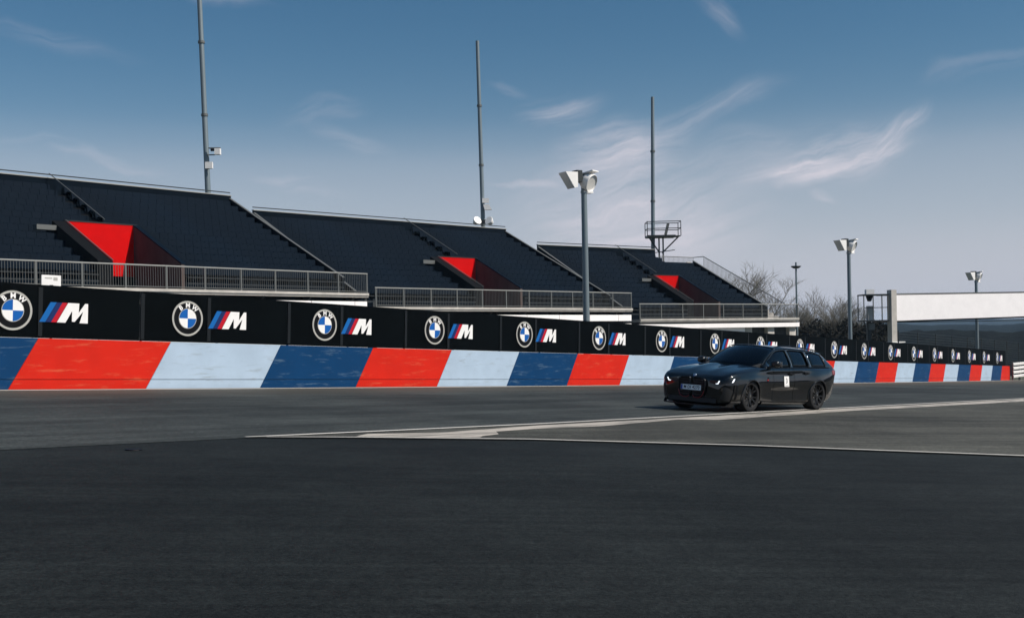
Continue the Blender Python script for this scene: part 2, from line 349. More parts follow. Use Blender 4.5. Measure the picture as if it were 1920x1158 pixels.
# wall line: y as a quadratic of x, walked by arc length from the first blue/red joint
WA = (2.79872629e-03, 1.20444132, 38.9318504)
def wy(x): return (WA[0] * x + WA[1]) * x + WA[2]
_tab = []; _x = -30.0; _s = 0.0
while _x < 60:
    _tab.append((_s, _x)); _s += 0.05 * math.hypot(1, WA[1] + 2 * WA[0] * _x); _x += 0.05
def wall_x_for_px(px):
    k = (px - 960) / FPX; lo, hi = -20.0, 60.0
    for _ in range(50):
        m = (lo + hi) / 2
        if (lo - k * wy(lo)) * (m - k * wy(m)) <= 0: hi = m
        else: lo = m
    return lo
def s_of_x(x): i = int((x + 30) / .05); return _tab[i][0]
S0 = s_of_x(wall_x_for_px(76))
def W(s):
    """point of the wall's face at arc length s: ground point, tangent, outward normal (towards the track)"""
    q = s + S0; lo, hi = 0, len(_tab) - 1
    while hi - lo > 1:
        m = (lo + hi) // 2
        if _tab[m][0] <= q: lo = m
        else: hi = m
    a, b = _tab[lo], _tab[hi]; x = a[1] + (b[1] - a[1]) * (q - a[0]) / (b[0] - a[0])
    t = Vector((1, WA[1] + 2 * WA[0] * x, 0)).normalized(); y = wy(x)
    return Vector((x, y, gz(x, y))), t, Vector((t.y, -t.x, 0))
S_END = s_of_x(wall_x_for_px(1893)) - S0

def sheet(name, poly, lift, m, kind='structure'):
    mb = MB(); mb.add([Vector((p[0], p[1], gz(p[0], p[1]) + lift)) for p in poly], [tuple(range(len(poly)))])
    o = mb.build(name, m)
    if o.data.polygons[0].normal.z < 0: o.data.flip_normals()
    return tag(o, kind=kind)
def P(px, py): p = gnd(px, py); return (p.x, p.y)
# the apron: big sheet, then the track, then the wedge between the two lines
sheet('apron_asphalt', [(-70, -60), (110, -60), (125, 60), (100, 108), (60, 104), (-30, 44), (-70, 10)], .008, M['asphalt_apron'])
G = [(-40, -30.2), (-12, 3.45), (-5.28, 11.51), P(460, 822), P(1000, 797), P(1400, 775), P(1920, 747.5)]
dG = Vector(G[-1]) - Vector(G[-2]); G.append(tuple(Vector(G[-1]) + dG.normalized() * 62)); G.append((84, 118))
wl = [W(s)[0] + W(s)[2] * .12 for s in [-17] + list(range(-14, int(S_END) + 6, 4))]
sheet('track_asphalt', G + [(60, 112)] + [(p.x, p.y) for p in reversed(wl)] + [(-60, -2)], .013, M['asphalt_track'])
low = [P(460, 822.5), P(680, 823), P(1000, 826.5), P(1400, 838), P(1920, 857.5)]
low.append((30, 12.0)); 
sheet('wedge_asphalt', [G[3], G[4], G[5], G[6], G[7], (95, 60)] + list(reversed(low[1:])), .017, M['asphalt_gore'])
def ribbon(name, pts, w, lift, m):
    pts = [Vector((p[0], p[1], 0)) for p in pts]; mb = MB(); vs = []; fs = []
    ws = w if isinstance(w, list) else [w] * len(pts)
    for i, p in enumerate(pts):
        d = (pts[min(i + 1, len(pts) - 1)] - pts[max(i - 1, 0)]).normalized(); n = Vector((-d.y, d.x, 0)) * ws[i] / 2
        for q in (p - n, p + n): vs.append(Vector((q.x, q.y, gz(q.x, q.y) + lift)))
    for i in range(len(pts) - 1): fs.append((2 * i, 2 * i + 2, 2 * i + 3, 2 * i + 1))
    mb.add(vs, fs); o = mb.build(name, m)
    if o.data.polygons[0].normal.z < 0: o.data.flip_normals()
    return tag(o, kind='structure')
sheet('faded_road_paint', [P(668, 820), P(690, 815.5), P(760, 814.5), P(840, 812), P(1000, 800), P(1200, 789), P(1400, 777.5), P(1600, 766), P(1800, 755.5), P(1920, 748.5),
      P(1920, 753), P(1800, 760), P(1600, 771), P(1400, 785), P(1350, 788.5), P(1270, 788), P(1130, 800.5), P(1000, 806), P(930, 811), P(935, 816), P(905, 819.5), P(900, 823), P(800, 822.5), P(690, 822.5)], .021, M['gore_paint'])
ribbon('painted_line', [G[3], P(560, 817.6), P(700, 811.2), G[4], G[5], G[6], G[7]], [.05] + [.10] * 6, .026, M['line'])
ribbon('painted_line', [P(500, 822.3)] + low[1:], [.04] + [.075] * (len(low) - 1), .030, M['line'])
def _wall_run(o1): return [(W(s)[0] + W(s)[2] * o1)[:2] for s in [x * 2.0 for x in range(-8, int(S_END / 2) + 3)]]
ribbon('painted_line', _wall_run(.55), .20, .021, M['line'])
ribbon('verge_dirt', _wall_run(.32), .44, .018, M['dirt'])

# dirt joint between track and apron on the left, a drain lid
mb = MB(); c = gnd(250, 845)
tag(mb.lathe([(0.0, .018), (.085, .018), (.09, .010)], 20, 'z').build('manhole_cover', M['ink']), 'small dark round drain lid on the asphalt at the left', 'drain cover')
bpy.data.objects['manhole_cover'].location = (c.x, c.y, c.z + .002); bpy.data.objects['manhole_cover'].rotation_euler = GN.to_track_quat('Z', 'Y').to_euler()

def noise2(x, y, seed=0):
    from mathutils import noise as N
    return N.noise(Vector((x, y, seed)))
def hill(name, dist, top, base, width, a0, a1, seed, amp, rough, m, na=260, nr=14):
    """a long wooded ridge: rises to its crest and falls away behind"""
    mb = MB(); vs = []; fs = []
    for i in range(na + 1):
        a = a0 + (a1 - a0) * i / na
        t = top + amp * (noise2(a * 9, 0, seed) + .5 * noise2(a * 23, 3, seed))
        for j in range(nr + 1):
            u = j / nr; r = dist - width * (1 - u) if u <= .7 else dist - width * (1 - u)
            h = base + (t - base) * math.sin(min(u / .7, 1) * math.pi / 2) if u <= .7 else t - (t - base) * .5 * ((u - .7) / .3) ** 2
            h += rough * (noise2(a * 700, r * .02, seed) + .7 * noise2(a * 1500, r * .05, seed + 5)) * min(1, u * 4)
            vs.append((r * math.sin(a), r * math.cos(a), h))
    for i in range(na):
        for j in range(nr):
            k = i * (nr + 1) + j; fs.append((k, k + nr + 1, k + nr + 2, k + 1))
    mb.add(vs, fs); return tag(mb.build(name, m, smooth=True), kind='structure')
M['forest'] = mat('forest', (.0055, .008, .0085), .95, spec=.03, noise=(.05, .6, (.011, .014, .0125)), bump=(.25, 1.0, 3.0))
M['forest_near'] = mat('forest_near', (.006, .008, .008), .95, spec=.03, noise=(.12, .6, (.013, .015, .0125)), bump=(.4, 1.0, 2.0))
hill('hills', 520, ZC - 1.2, -30, 330, R(-50), R(75), 1.0, 1.6, .55, M['forest_near'], 420, 18)
hill('hills', 1300, ZC + 3.2, -40, 600, R(-50), R(75), 4.0, 4.5, .8, M['forest'], 420, 14)
hill('hills', 3000, ZC + 17, -40, 900, R(-50), R(75), 9.0, 9.0, 1.2, M['forest'], 300, 12)

# ------------------------------------------------------------------ the painted wall
WALL_H, SEAM0, SEAM1, SLANT, PERIOD = 1.2, .235, .250, .74, 3.47
w0 = W(-15)[0]
wall = empty('barrier_wall', w0, 'long track wall painted in red, navy and light blue slanting blocks below the black banners', 'wall')
mb = MB(); ss = [-15 + i * 1.0 for i in range(int(S_END + 15) + 1)] + [S_END]
vs = []; fs = []
for s in ss:
    p, t, n = W(s)
    for off, h in ((-.03, 0), (-.03, WALL_H - .012), (-.46, WALL_H - .012), (-.46, 0)): vs.append(p + n * off + Vector((0, 0, h - (.3 if h == 0 else 0))))
for i in range(len(ss) - 1):
    for k in range(4): fs.append((i * 4 + k, i * 4 + (k + 1) % 4, i * 4 + 4 + (k + 1) % 4, i * 4 + 4 + k))
fs += [(3, 2, 1, 0), tuple(len(vs) - 4 + k for k in range(4))]
mb.add(vs, fs).build('wall_core', M['core'], wall, world=True)
def slab(k, z0, z1, m, name):
    mb = MB(); nseg = 4; vs = []; fs = []; g = .006
    for i in range(nseg + 1):
        for z, f in ((z0, 1), (z1, 1), (z1, 0), (z0, 0)):
            s = (k + i / nseg) * PERIOD - SLANT * (1 - z / WALL_H) + (g if i == 0 else -g if i == nseg else 0)
            s = max(-15, min(S_END, s)); p, t, n = W(s)
            vs.append(p + n * (0.0 if f else -.028) + Vector((0, 0, z)))
    for i in range(nseg):
        for q in range(4): fs.append((i * 4 + q, i * 4 + (q + 1) % 4, i * 4 + 4 + (q + 1) % 4, i * 4 + 4 + q))
    fs += [(3, 2, 1, 0), tuple(nseg * 4 + q for q in range(4))]
    return mb.add(vs, fs).build(name, m, wall, world=True)
cols = ['red', 'sky_blue', 'blue']
for k in range(-4, int(S_END / PERIOD) + 1):
    m = M[cols[k % 3]]
    slab(k, SEAM1, WALL_H, m, 'wall_panel'); slab(k, .012, SEAM0, m, 'base_panel')

# ------------------------------------------------------------------ black banners with the roundel and the striped letter
BP, BH = 4.565, 1.24
SB0 = s_of_x(wall_x_for_px(28)) - S0
def disc(r, n=40, y=0, cx=0, cz=0): return [Vector((cx + r * math.cos(2 * math.pi * i / n), y, cz + r * math.sin(2 * math.pi * i / n))) for i in range(n)]
def ring_mesh(r0, r1, y, d, n=48):
    return MB().lathe([(r0, y), (r1, y), (r1, y + d), (r0, y + d)], n, 'y', closed=True)
def make_banner(mtx, label):
    """local axes: x along the wall, -y towards the track, z up; origin at the foot below the roundel's centre"""
    b = empty('banner', mtx, label, 'banner', 'black banners along the wall')
    x0, x1 = -1.35, BP - 1.35; g = .006
    mb = MB(); nx, nz = 24, 4; vs = []; fs = []
    for side in (0, 1):
        for i in range(nx + 1):
            for j in range(nz + 1):
                x = x0 + g + (x1 - x0 - 2 * g) * i / nx; z = .006 + BH * j / nz
                w = .006 * math.sin(x * 3.1 + j) + .004 * math.sin(x * 7.7 + 2.1 * j)
                vs.append((x, .03 + w * (0 < j < nz) + side * .012, z))
    N1 = (nx + 1) * (nz + 1)
    for i in range(nx):
        for j in range(nz):
            a = i * (nz + 1) + j; fs += [(a, a + nz + 1, a + nz + 2, a + 1), (N1 + a, N1 + a + 1, N1 + a + nz + 2, N1 + a + nz + 1)]
    for i in range(nx):
        for j in (0, nz):
            a = i * (nz + 1) + j; fs.append((a, a + nz + 1, N1 + a + nz + 1, N1 + a))
    for i in (0, nx):
        for j in range(nz):
            a = i * (nz + 1) + j; fs.append((a, a + 1, N1 + a + 1, N1 + a))
    mb.add(vs, fs).build('cloth', M['vinyl'], b, smooth='auto')
    for xx in (x0 + .06, x0 + 2.0): MB().b2((xx - .05, .006, .05), (xx + .05, .016, BH - .05)).build('seam_strip', M['vinyl_seam'], b)
    cz = .62; Y = .004
    def off(mb, dx=0, dz=0): mb.v = [Vector((v.x + dx, v.y, v.z + dz)) for v in mb.v]; return mb
    rd = off(ring_mesh(.405, .455, Y, .010), 0, cz).build('roundel', M['print_silver'], b)
    off(MB().prism(disc(.405, 48, Y + .006), (0, .006, 0)), 0, cz).build('field', M['ink'], rd)
    off(ring_mesh(.245, .262, Y, .005), 0, cz).build('inner_ring', M['print_silver'], rd)
    for q in range(4):
        a0 = q * math.pi / 2; poly = [Vector((0, Y - .001, 0))] + [Vector((.246 * math.cos(a0 + math.pi / 2 * i / 12), Y - .001, .246 * math.sin(a0 + math.pi / 2 * i / 12))) for i in range(13)]
        off(MB().prism(poly, (0, .006, 0)), 0, cz).build('quadrant', M['print_white'] if q in (0, 2) else M['print_blue'], rd)
    lt = MB()
    for ch, ang in (('B', 38), ('M', 0), ('W', -38)):
        tm = text_mb(ch, .17, 0, .006); a = R(ang)
        lt.add([Vector((v.x * math.cos(a) - (v.y + .333) * math.sin(a), Y, cz + v.x * math.sin(a) + (v.y + .333) * math.cos(a))) for v in tm.v], tm.f)
    tag(lt.build('lettering', M['print_white'], rd), kind='stuff')
    z0, z1, sl = cz - .235, cz + .235, .27
    def para(xa, xb): return [Vector((xa, Y, z0)), Vector((xb, Y, z0)), Vector((xb + sl, Y, z1)), Vector((xa + sl, Y, z1))]
    xs = .62
    for w, m in ((.15, 'print_lblue'), (.14, 'print_navy'), (.13, 'print_red')):
        MB().prism(para(xs, xs + w - .004), (0, .008, 0)).build('stripe', M[m], b); xs += w
    # the slanted M: outline polygon (unit height) sheared like the stripes
    xs += .01; Wm = 1.90 - sl * .3 - xs
    o = [(0, 0), (0, 1), (.36, 1), (.52, .52), (.68, 1), (1, 1), (1, 0), (.73, 0), (.73, .60), (.55, 0.06), (.46, 0.06), (.27, .60), (.27, 0)]
    MB().prism([Vector((xs + u * Wm + (sl * v if u < .5 else sl * v * max(0, (1 - u) * 2)), Y, z0 + (z1 - z0) * v)) for u, v in o], (0, .008, 0)).build('letter_m', M['print_white'], b)
    for xx in (x0 + .06, x0 + 2.3): MB().tube([(xx, .085, -.4), (xx, .085, BH + .01)], .03, 8).build('post', M['rail'], b)
    return b
ORD = ['first', 'second', 'third', 'fourth', 'fifth', 'sixth', 'seventh', 'eighth', 'ninth', 'tenth', 'eleventh', 'twelfth', 'thirteenth', 'fourteenth', 'fifteenth',
       'sixteenth', 'seventeenth', 'eighteenth', 'nineteenth', 'twentieth', 'twenty-first']
proto = None
for i in range(19):
    s = SB0 + i * BP; p, t, n = W(s); q = W(min(s + 1.6, S_END))[0] - W(s - 1)[0]; tx = q.normalized(); ny = -n; zz = tx.cross(ny).normalized()
    ny = zz.cross(tx).normalized()
    mt = frame(p + Vector((0, 0, WALL_H)) - n * .012, tx, ny, zz)
    lab = 'black banner with roundel and striped white letter, ' + ('cut by the left edge' if i == 0 else 'at the far end of the row' if i == 18 else ORD[i] + ' from the left')
    if proto is None: proto = make_banner(mt, lab)
    else: b = copy_tree(proto); b.matrix_basis = mt; b['label'] = lab
#@@STANDS
# ------------------------------------------------------------------ grandstands
ROW_D, ROW_H, Y0, Z0 = .80, .41, 2.0, .5
SEATW = .50
_seat_cache = {}
def seat_row_mesh(n):
    if n in _seat_cache: return _seat_cache[n]
    mb = MB()
    for i in range(n):
        x = (i + .5) * SEATW; j = random.uniform(-.006, .006)
        back = [(x - .246, .40 + j, .30), (x + .246, .40 + j, .30), (x + .244, .50 + j, .77), (x - .244, .50 + j, .77)]
        mb.prism(back, (0, .045, .01))
        mb.prism([(x - .21, .12 + j, .44), (x + .21, .12 + j, .44), (x + .21, .40 + j, .38), (x - .21, .40 + j, .38)], (0, 0, -.05))   # pan
        mb.b2((x - .03, .30, 0), (x + .03, .40, .36))
    me = mb.mesh('seat_row', M['seat']); _seat_cache[n] = me; return me
def rake_z(y): return Z0 + .74 + (y - Y0) * ROW_H / ROW_D
def stand(label, O, a, zdeck, L, vx0, vx1, rows, ax0, ax1, extra_aisles, short=None, open_base=False):
    a = Vector((a[0], a[1], 0)).normalized(); n = Vector((-a.y, a.x, 0)); gz0 = gz(*O) - .4
    st = empty('grandstand', frame((O[0], O[1], gz0), a, n, Vector((0, 0, 1))), label, 'grandstand', 'grandstand blocks behind the wall')
    D = zdeck - gz0; VY = 6.27
    ytop = Y0 + rows * ROW_D; Lseat = L if short is None else short[1]
    # deck and what carries it
    MB().b2((0, -.06, D - .20), (L, Y0, D)).build('deck', M['concrete'], st)
    MB().b2((0, -.12, D - .10), (L, -.064, D + .035)).build('deck_edge', M['concrete'], st)
    MB().b2((.02, .75, -1.6), (L - .02, .95, D - .204)).build('base_wall', M['vom_dark'] if not open_base else M['core'], st)
    x = .05
    if not open_base:
        while x < L - .3:
            w = min(3.0, L - .05 - x)
            MB().b2((x + .02, -.02, D - .84), (x + w - .02, .04, D - .42)).build('fascia_panel', M['white_panel'], st)
            MB().b2((x + .02, -.02, -1.6), (x + w - .02, .04, D - 1.02)).build('fascia_panel', M['white_panel'], st)
            MB().prism([(x, .06, D - .204), (x, .72, D - .204), (x, .72, D - .8)], (.12, 0, 0)).build('bracket', M['steel_dark'], st)
            x += 3.0
    else:
        MB().b2((.02, .05, D - .66), (L + .2, .60, D - .33)).build('fascia_panel', M['white_panel'], st)
        k = 0
        while x < L:
            solid = x < L * .52
            MB().b2((x, .35, -1.6), (x + (2.75 if solid else .75), .70, D - .664)).build('wall_panel' if solid else 'column', M['white_panel'] if solid else M['concrete'], st)
            x += 2.8 if solid else 2.55
    # terraces: one box per step, leaving the stair opening free
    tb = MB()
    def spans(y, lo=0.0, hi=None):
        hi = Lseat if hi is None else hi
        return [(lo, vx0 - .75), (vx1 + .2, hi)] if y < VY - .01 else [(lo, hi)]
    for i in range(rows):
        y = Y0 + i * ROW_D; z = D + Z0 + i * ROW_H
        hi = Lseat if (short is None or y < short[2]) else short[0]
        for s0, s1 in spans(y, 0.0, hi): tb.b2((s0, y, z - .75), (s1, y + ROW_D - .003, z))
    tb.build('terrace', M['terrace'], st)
    MB().b2((0, ytop, D - 2.0), (Lseat if short is None else short[0], ytop + .14, D + rake_z(ytop) - .03)).build('back_wall', M['terrace'], st)
    MB().b2((-.02, ytop - .05, D + rake_z(ytop) - .027), ((L if short is None else short[0]) + .02, ytop + .2, D + rake_z(ytop) + .02)).build('back_coping', M['rail_top'], st)
    MB().tube([(0, ytop + .10, D + rake_z(ytop) + .19), ((L if short is None else short[0]), ytop + .10, D + rake_z(ytop) + .19)], .032, 6).build('back_rail', M['steel_dark'], st)
    # seats
    for i in range(rows):
        y = Y0 + i * ROW_D; z = D + Z0 + i * ROW_H
        hi = Lseat if (short is None or y < short[2]) else short[0]
        gaps = [(ax0, ax1)] if y > VY - .01 else []
        gaps += extra_aisles
        for s0, s1 in spans(y, .16, hi - .16):
            cuts = [s0] + [c for g in sorted(gaps) if s0 < g[0] and g[1] < s1 for c in g] + [s1]
            for q in range(0, len(cuts), 2):
                nn = int((cuts[q + 1] - cuts[q]) / SEATW)
                if nn > 0: link('seat_row', seat_row_mesh(nn), st, Matrix.Translation((cuts[q], y + .12, z)) @ Matrix.Diagonal(((cuts[q + 1] - cuts[q]) / (nn * SEATW), 1, 1, 1)))
    # aisle steps above the stair opening
    for i in range(rows):
        y = Y0 + i * ROW_D; z = D + Z0 + i * ROW_H
        for g in ([(ax0, ax1)] if y > VY else []):
            MB().b2((g[0] + .05, y + .35, z), (g[1] - .05, y + .795, z + .2)).build('aisle_step', M['vom_dark'], st)
    MB().tube([(ax0 + .03, VY + .4, D + rake_z(VY + .4) + .22), (ax0 + .03, ytop - .1, D + rake_z(ytop) + .22)], .03, 6).build('aisle_rail', M['rail'], st)
    # raked side parapets
    for xx in ((.0, .13), (Lseat - .13, Lseat)):
        yt = ytop if (short is None or xx[0] < 1) else short[2]
        MB().prism([(xx[0], 1.9, D + .001), (xx[0], 1.9, D + rake_z(1.9) - .20), (xx[0], yt, D + rake_z(yt) - .20), (xx[0], yt, D - .5), (xx[0], 3.5, D - .5), (xx[0], 2.2, D + .001)], (xx[1] - xx[0], 0, 0)).build('side_parapet', M['terrace'], st)
        MB().prism([(xx[0] - .02, 1.9, D + rake_z(1.9) - .197), (xx[0] - .02, 1.9, D + rake_z(1.9) - .16), (xx[0] - .02, yt, D + rake_z(yt) - .16), (xx[0] - .02, yt, D + rake_z(yt) - .197)], (xx[1] - xx[0] + .04, 0, 0)).build('parapet_cap', M['rail'], st)
    # stair opening
    zb = D + rake_z(VY) + .16
    MB().b2((vx0, VY, D + .95), (vx1, VY + .15, zb)).build('stair_back_wall', M['vom_red'], st)
    MB().b2((vx0, VY + .35, D - .8), (vx1, VY + .5, D + .947)).build('stair_doorway_shade', M['vom_dark'], st)  # near-black panel: shade inside the opening is put into its colour
    MB().b2((vx0 - .1, VY - .03, zb + .003), (vx1 + .2, VY + .2, zb + .05)).build('stair_coping', M['steel_dark'], st)
    def side(x, w, m, up): return MB().prism([(x, 2.0, D - .8), (x, 2.0, D + rake_z(2.0) + up), (x, VY - .003, D + rake_z(VY) + up), (x, VY - .003, D - .8)], (w, 0, 0)), m
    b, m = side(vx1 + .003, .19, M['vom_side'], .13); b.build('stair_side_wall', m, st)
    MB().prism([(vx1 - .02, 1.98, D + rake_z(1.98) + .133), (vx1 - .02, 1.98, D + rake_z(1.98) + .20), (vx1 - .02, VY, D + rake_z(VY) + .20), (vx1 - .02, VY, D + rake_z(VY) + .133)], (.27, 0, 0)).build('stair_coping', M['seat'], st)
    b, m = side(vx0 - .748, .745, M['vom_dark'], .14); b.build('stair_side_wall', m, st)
    MB().tube([(vx0 - .02, 1.98, D + rake_z(1.98) + .20), (vx0 - .02, VY, D + rake_z(VY) + .20)], .03, 6).build('stair_handrail', M['rail'], st)
    MB().b2((vx0 - 1.75, VY - .5, D + rake_z(VY - .5) - .12), (vx0 - .76, VY - .1, D + rake_z(VY - .5) + .12)).build('ledge', M['rail'], st)
    MB().b2((vx0 + .02, 2.02, D - 1.2), (vx1 - .02, VY - .02, D - .804)).build('stair_floor', M['core'], st)
    MB().b2((vx1 + .6 - 1.0, VY - 2.4, D + 1.65), (vx1 - .01, VY - 2.1, D + 1.72)).build('wall_lamp', M['white_metal'], st) if False else None
    # front railing
    MB().tube([(0, .0, D + 1.1), (L, .0, D + 1.1)], .036, 6).build('top_rail', M['rail_top'], st)
    MB().tube([(0, .0, D + .12), (L, .0, D + .12)], .022, 6).build('bottom_rail', M['rail'], st)
    k = 0; NP = int(L / 2.0); step = L / NP
    pm = MB().b2((-.045, -.03, .001), (.045, .03, 1.07)).mesh('post', M['rail'])
    for k in range(NP + 1): link('post', pm, st, Matrix.Translation((min(max(k * step, .05), L - .05), 0, D)))
    bb = MB()
    for k in range(int(L / .125)): bb.b2((k * .125 - .007 + .06, -.007, D + .12), (k * .125 + .007 + .06, .007, D + 1.08))
    tag(bb.build('baluster', M['rail'], st), kind='stuff')
    # second low rail and kick board in front of the first row
    for zz in (.42, .72): MB().tube([(.1, 1.85, D + zz), (vx0 - .8, 1.85, D + zz)], .028, 6).build('row_rail', M['steel_dark'], st); MB().tube([(vx1 + .25, 1.85, D + zz), (Lseat - .1, 1.85, D + zz)], .028, 6).build('row_rail', M['steel_dark'], st)
    st['D'] = D; return st, D, a, n
s1, D1, a1, n1 = stand('nearest grandstand block of dark empty seats, left, with the largest red stair opening', (-24.15, 42.6), (.65, .76), 3.55, 25.0, 10.97, 14.6, 13, 13.2, 14.0, [])
s2, D2, a2, n2 = stand('middle grandstand block of dark empty seats, between the two tallest poles', (-7.6, 62.5), (.711, .703), 2.83, 22.5, 10.2, 13.5, 13, 12.2, 12.9, [])
s3, D3, a3, n3 = stand('farthest grandstand block of dark seats, with open stairs at its right end', (9.0, 78.9), (.81, .59), 2.08, 17.0, 7.4, 10.1, 12, 8.0, 8.7, [], short=(12.6, 15.6, 10.0), open_base=True)
for st in (s1, s2, s3): del st['D']
# stairs and railing at the outer end of the last block
D = D3
for i in range(16):
    MB().b2((15.66, 2.0 + i * .5, D + .0 + i * .256), (17.0, 2.0 + i * .5 + .55, D + .256 * (i + 1))).build('stair_step', M['concrete'], s3)
p0, p1 = Vector((17.0, 1.2, D + 1.12)), Vector((17.0, 10.2, D + 1.12 + 4.45)); pt = [Vector((17.0, .0, D + 1.1)), p0, p1, Vector((17.0, 11.4, D + 5.57)), Vector((12.8, 11.4, D + 5.57))]
MB().tube(pt, .035, 6).build('stair_rail', M['rail'], s3)
bb = MB()
for k in range(62):
    q = p0.lerp(p1, k / 61); bb.b2((16.985, q.y - .011, q.z - 1.05), (17.009, q.y + .011, q.z - .02))
for k in range(28): bb.b2((12.9 + k * .15, 11.39, D + 4.6), (12.92 + k * .15, 11.41, D + 5.55))
tag(bb.build('baluster', M['rail'], s3), kind='stuff')
MB().b2((12.8, 10.05, D + 4.25), (17.0, 11.45, D + 4.4)).build('landing', M['concrete'], s3)
for yy in (3.0, 6.0, 9.0, 11.4):
    for xx in (15.8, 16.9): MB().b2((xx - .08, yy - .08, -1.5), (xx + .08, yy + .08, D + (yy - 2.0) * .5 if yy < 10 else D + 4.25)).build('support', M['steel_dark'], s3)
MB().b2((16.0, 11.2, D + 4.75), (16.5, 11.35, D + 5.15)).build('cable_box', M['concrete'], s3)

# grey steps and gate post in the jump between the first two blocks
e = at(697, 545, 63.2); gp = empty('gate_post', (e.x, e.y, gz(e.x, e.y)), 'grey railing gate between the nearest and middle grandstand', 'gate')
for dx, h in ((-.35, 4.0), (.12, 4.0)): MB().b2((dx - .05, -.05, 0), (dx + .05, .05, h)).build('post', M['rail'], gp)
for z in (2.3, 2.8, 3.3, 3.8): MB().b2((-.30, -.02, z), (.07, .02, z + .05)).build('bar', M['rail'], gp)

# ------------------------------------------------------------------ tall masts behind the stands
def mast(label, px_top, py_top, px_base, py_base, depth, r, name='mast'):
    b = at(px_base, py_base, depth); t = at(px_top, py_top, depth); g = gz(b.x, b.y) - .3
    d = (t - b).normalized(); k = (g - b.z) / d.z; foot = b + d * k
    o = empty(name, foot, label, 'mast', 'tall masts behind the grandstand'); L = t - foot
    MB().tube([(0, 0, 0), L * .5, L], [r * 1.05, r * .95, r * .80], 14).build('shaft', M['pole'], o, smooth='auto')
    MB().tube([(0, 0, 0), (0, 0, .08)], r * 2.2, 14).build('base_plate', M['pole'], o)
    for f in (.33, .62, .8): MB().tube([L * f, L * f + L.normalized() * .16], r * 1.16, 14).build('joint_collar', M['rail'], o)
    return o, foot
m1, f1 = mast('tallest grey mast running out of the top of the picture, with camera arm', 371, -70, 390, 362, 72.5, .19)
m2, f2 = mast('grey mast between the nearest and farthest grandstand with twin floodlights low down', 895, 77, 906, 426, 90.5, .18)
m3, f3 = mast('grey mast rising through the platform above the farthest grandstand', 1223.5, 182, 1224.5, 470, 98.5, .185)
def rel(o, px, py, depth): return at(px, py, depth) - o.matrix_basis.translation
c = rel(m1, 392, 310, 72.1); MB().box(c, (.46, .22, .42)).build('white_box', M['white_metal'], m1)
c = rel(m1, 404, 283, 72.2)
MB().b2(c + Vector((-.45, -.05, .15)), c + Vector((.32, .05, .22))).build('arm', M['rail'], m1)
MB().b2(c + Vector((-.55, -.05, -.28)), c + Vector((-.05, .05, -.22))).build('arm', M['rail'], m1)
MB().b2(c + Vector((-.03, -.17, -.24)), c + Vector((.32, .17, .14))).build('camera_housing', M['white_metal'], m1)
MB().tube([c + Vector((-.30, 0, .07)), c + Vector((-.06, 0, .07))], .09, 10).build('camera_lens', M['ink'], m1)
c = rel(m2, 910.5, 376, 90.2); MB().box(c, (.54, .25, .36)).build('white_box', M['white_metal'], m2)
c = rel(m2, 913, 389, 90.2); MB().prism([c + Vector(v) for v in ((-.30, -.2, .22), (.18, -.2, .22), (.40, -.2, -.20), (-.18, -.2, -.20))], (0, .35, 0)).build('horn_speaker', M['white_metal'], m2)
for dx, sgn in ((-13, -1), (14, 1)):
    c = rel(m2, 905.5 + dx, 416, 90.0)
    MB().lathe([(.0, -.16), (.20, -.16), (.36, .24), (.34, .27), (0, .27)], 18, 'z').build('floodlight', M['white_metal'], m2, smooth='auto').matrix_basis = Matrix.Translation(c) @ Euler((R(62), 0, R(-38 * sgn))).to_matrix().to_4x4()
c = rel(m2, 904.5, 416, 90.1); MB().box(c, (.60, .16, .34)).build('bracket', M['steel_dark'], m2)
c = rel(m2, 897, 427, 90.1); MB().box(c, (.95, .2, .07)).build('bracket', M['steel_dark'], m2)

# camera platform beside the third mast
pc = at(1243, 443, 97.6); pg = gz(pc.x, pc.y) - .3
pf = empty('camera_platform', (pc.x, pc.y, pg), 'dark railed camera platform on legs behind the farthest grandstand', 'platform')
H = pc.z - pg
MB().b2((-1.45, -.8, H - .11), (1.0, .8, H + .06)).build('deck', M['steel_dark'], pf)
for (x, y) in ((-1.45, -.8), (1.45, -.8), (1.45, .8), (-1.45, .8)): MB().tube([(x, y, H - .05), (x, y, H + 1.25)], .035, 6).build('post', M['steel_dark'], pf)
for z in (.62, 1.22):
    MB().tube([(-1.45, -.8, H + z), (1.45, -.8, H + z + .02), (1.45, .8, H + z), (-1.45, .8, H + z), (-1.45, -.8, H + z)], .035, 6).build('rail', M['steel_dark'], pf)
MB().b2((1.0, -.8, H - .05), (1.45, .8, H + .0)).build('deck', M['steel_dark'], pf)
for x0, x1 in ((-1.2, -.3), (1.3, -.1)): MB().tube([(x0, 0, H - .1), (x1, 0, H - 1.45)], .06, 6).build('brace', M['steel_dark'], pf)
for x in (-.35, .0): MB().tube([(x, 0, 0), (x, 0, H - .1)], .07, 8).build('leg', M['rail'], pf)
MB().tube([(-1.0, -.1, H - 1.45), (1.0, -.1, H - 1.2)], .035, 6).build('brace', M['steel_dark'], pf)
MB().box((.35, 0, H + .62), (.22, .22, 1.0), Euler((0, R(14), 0)).to_matrix()).build('camera_pedestal', M['rail'], pf)

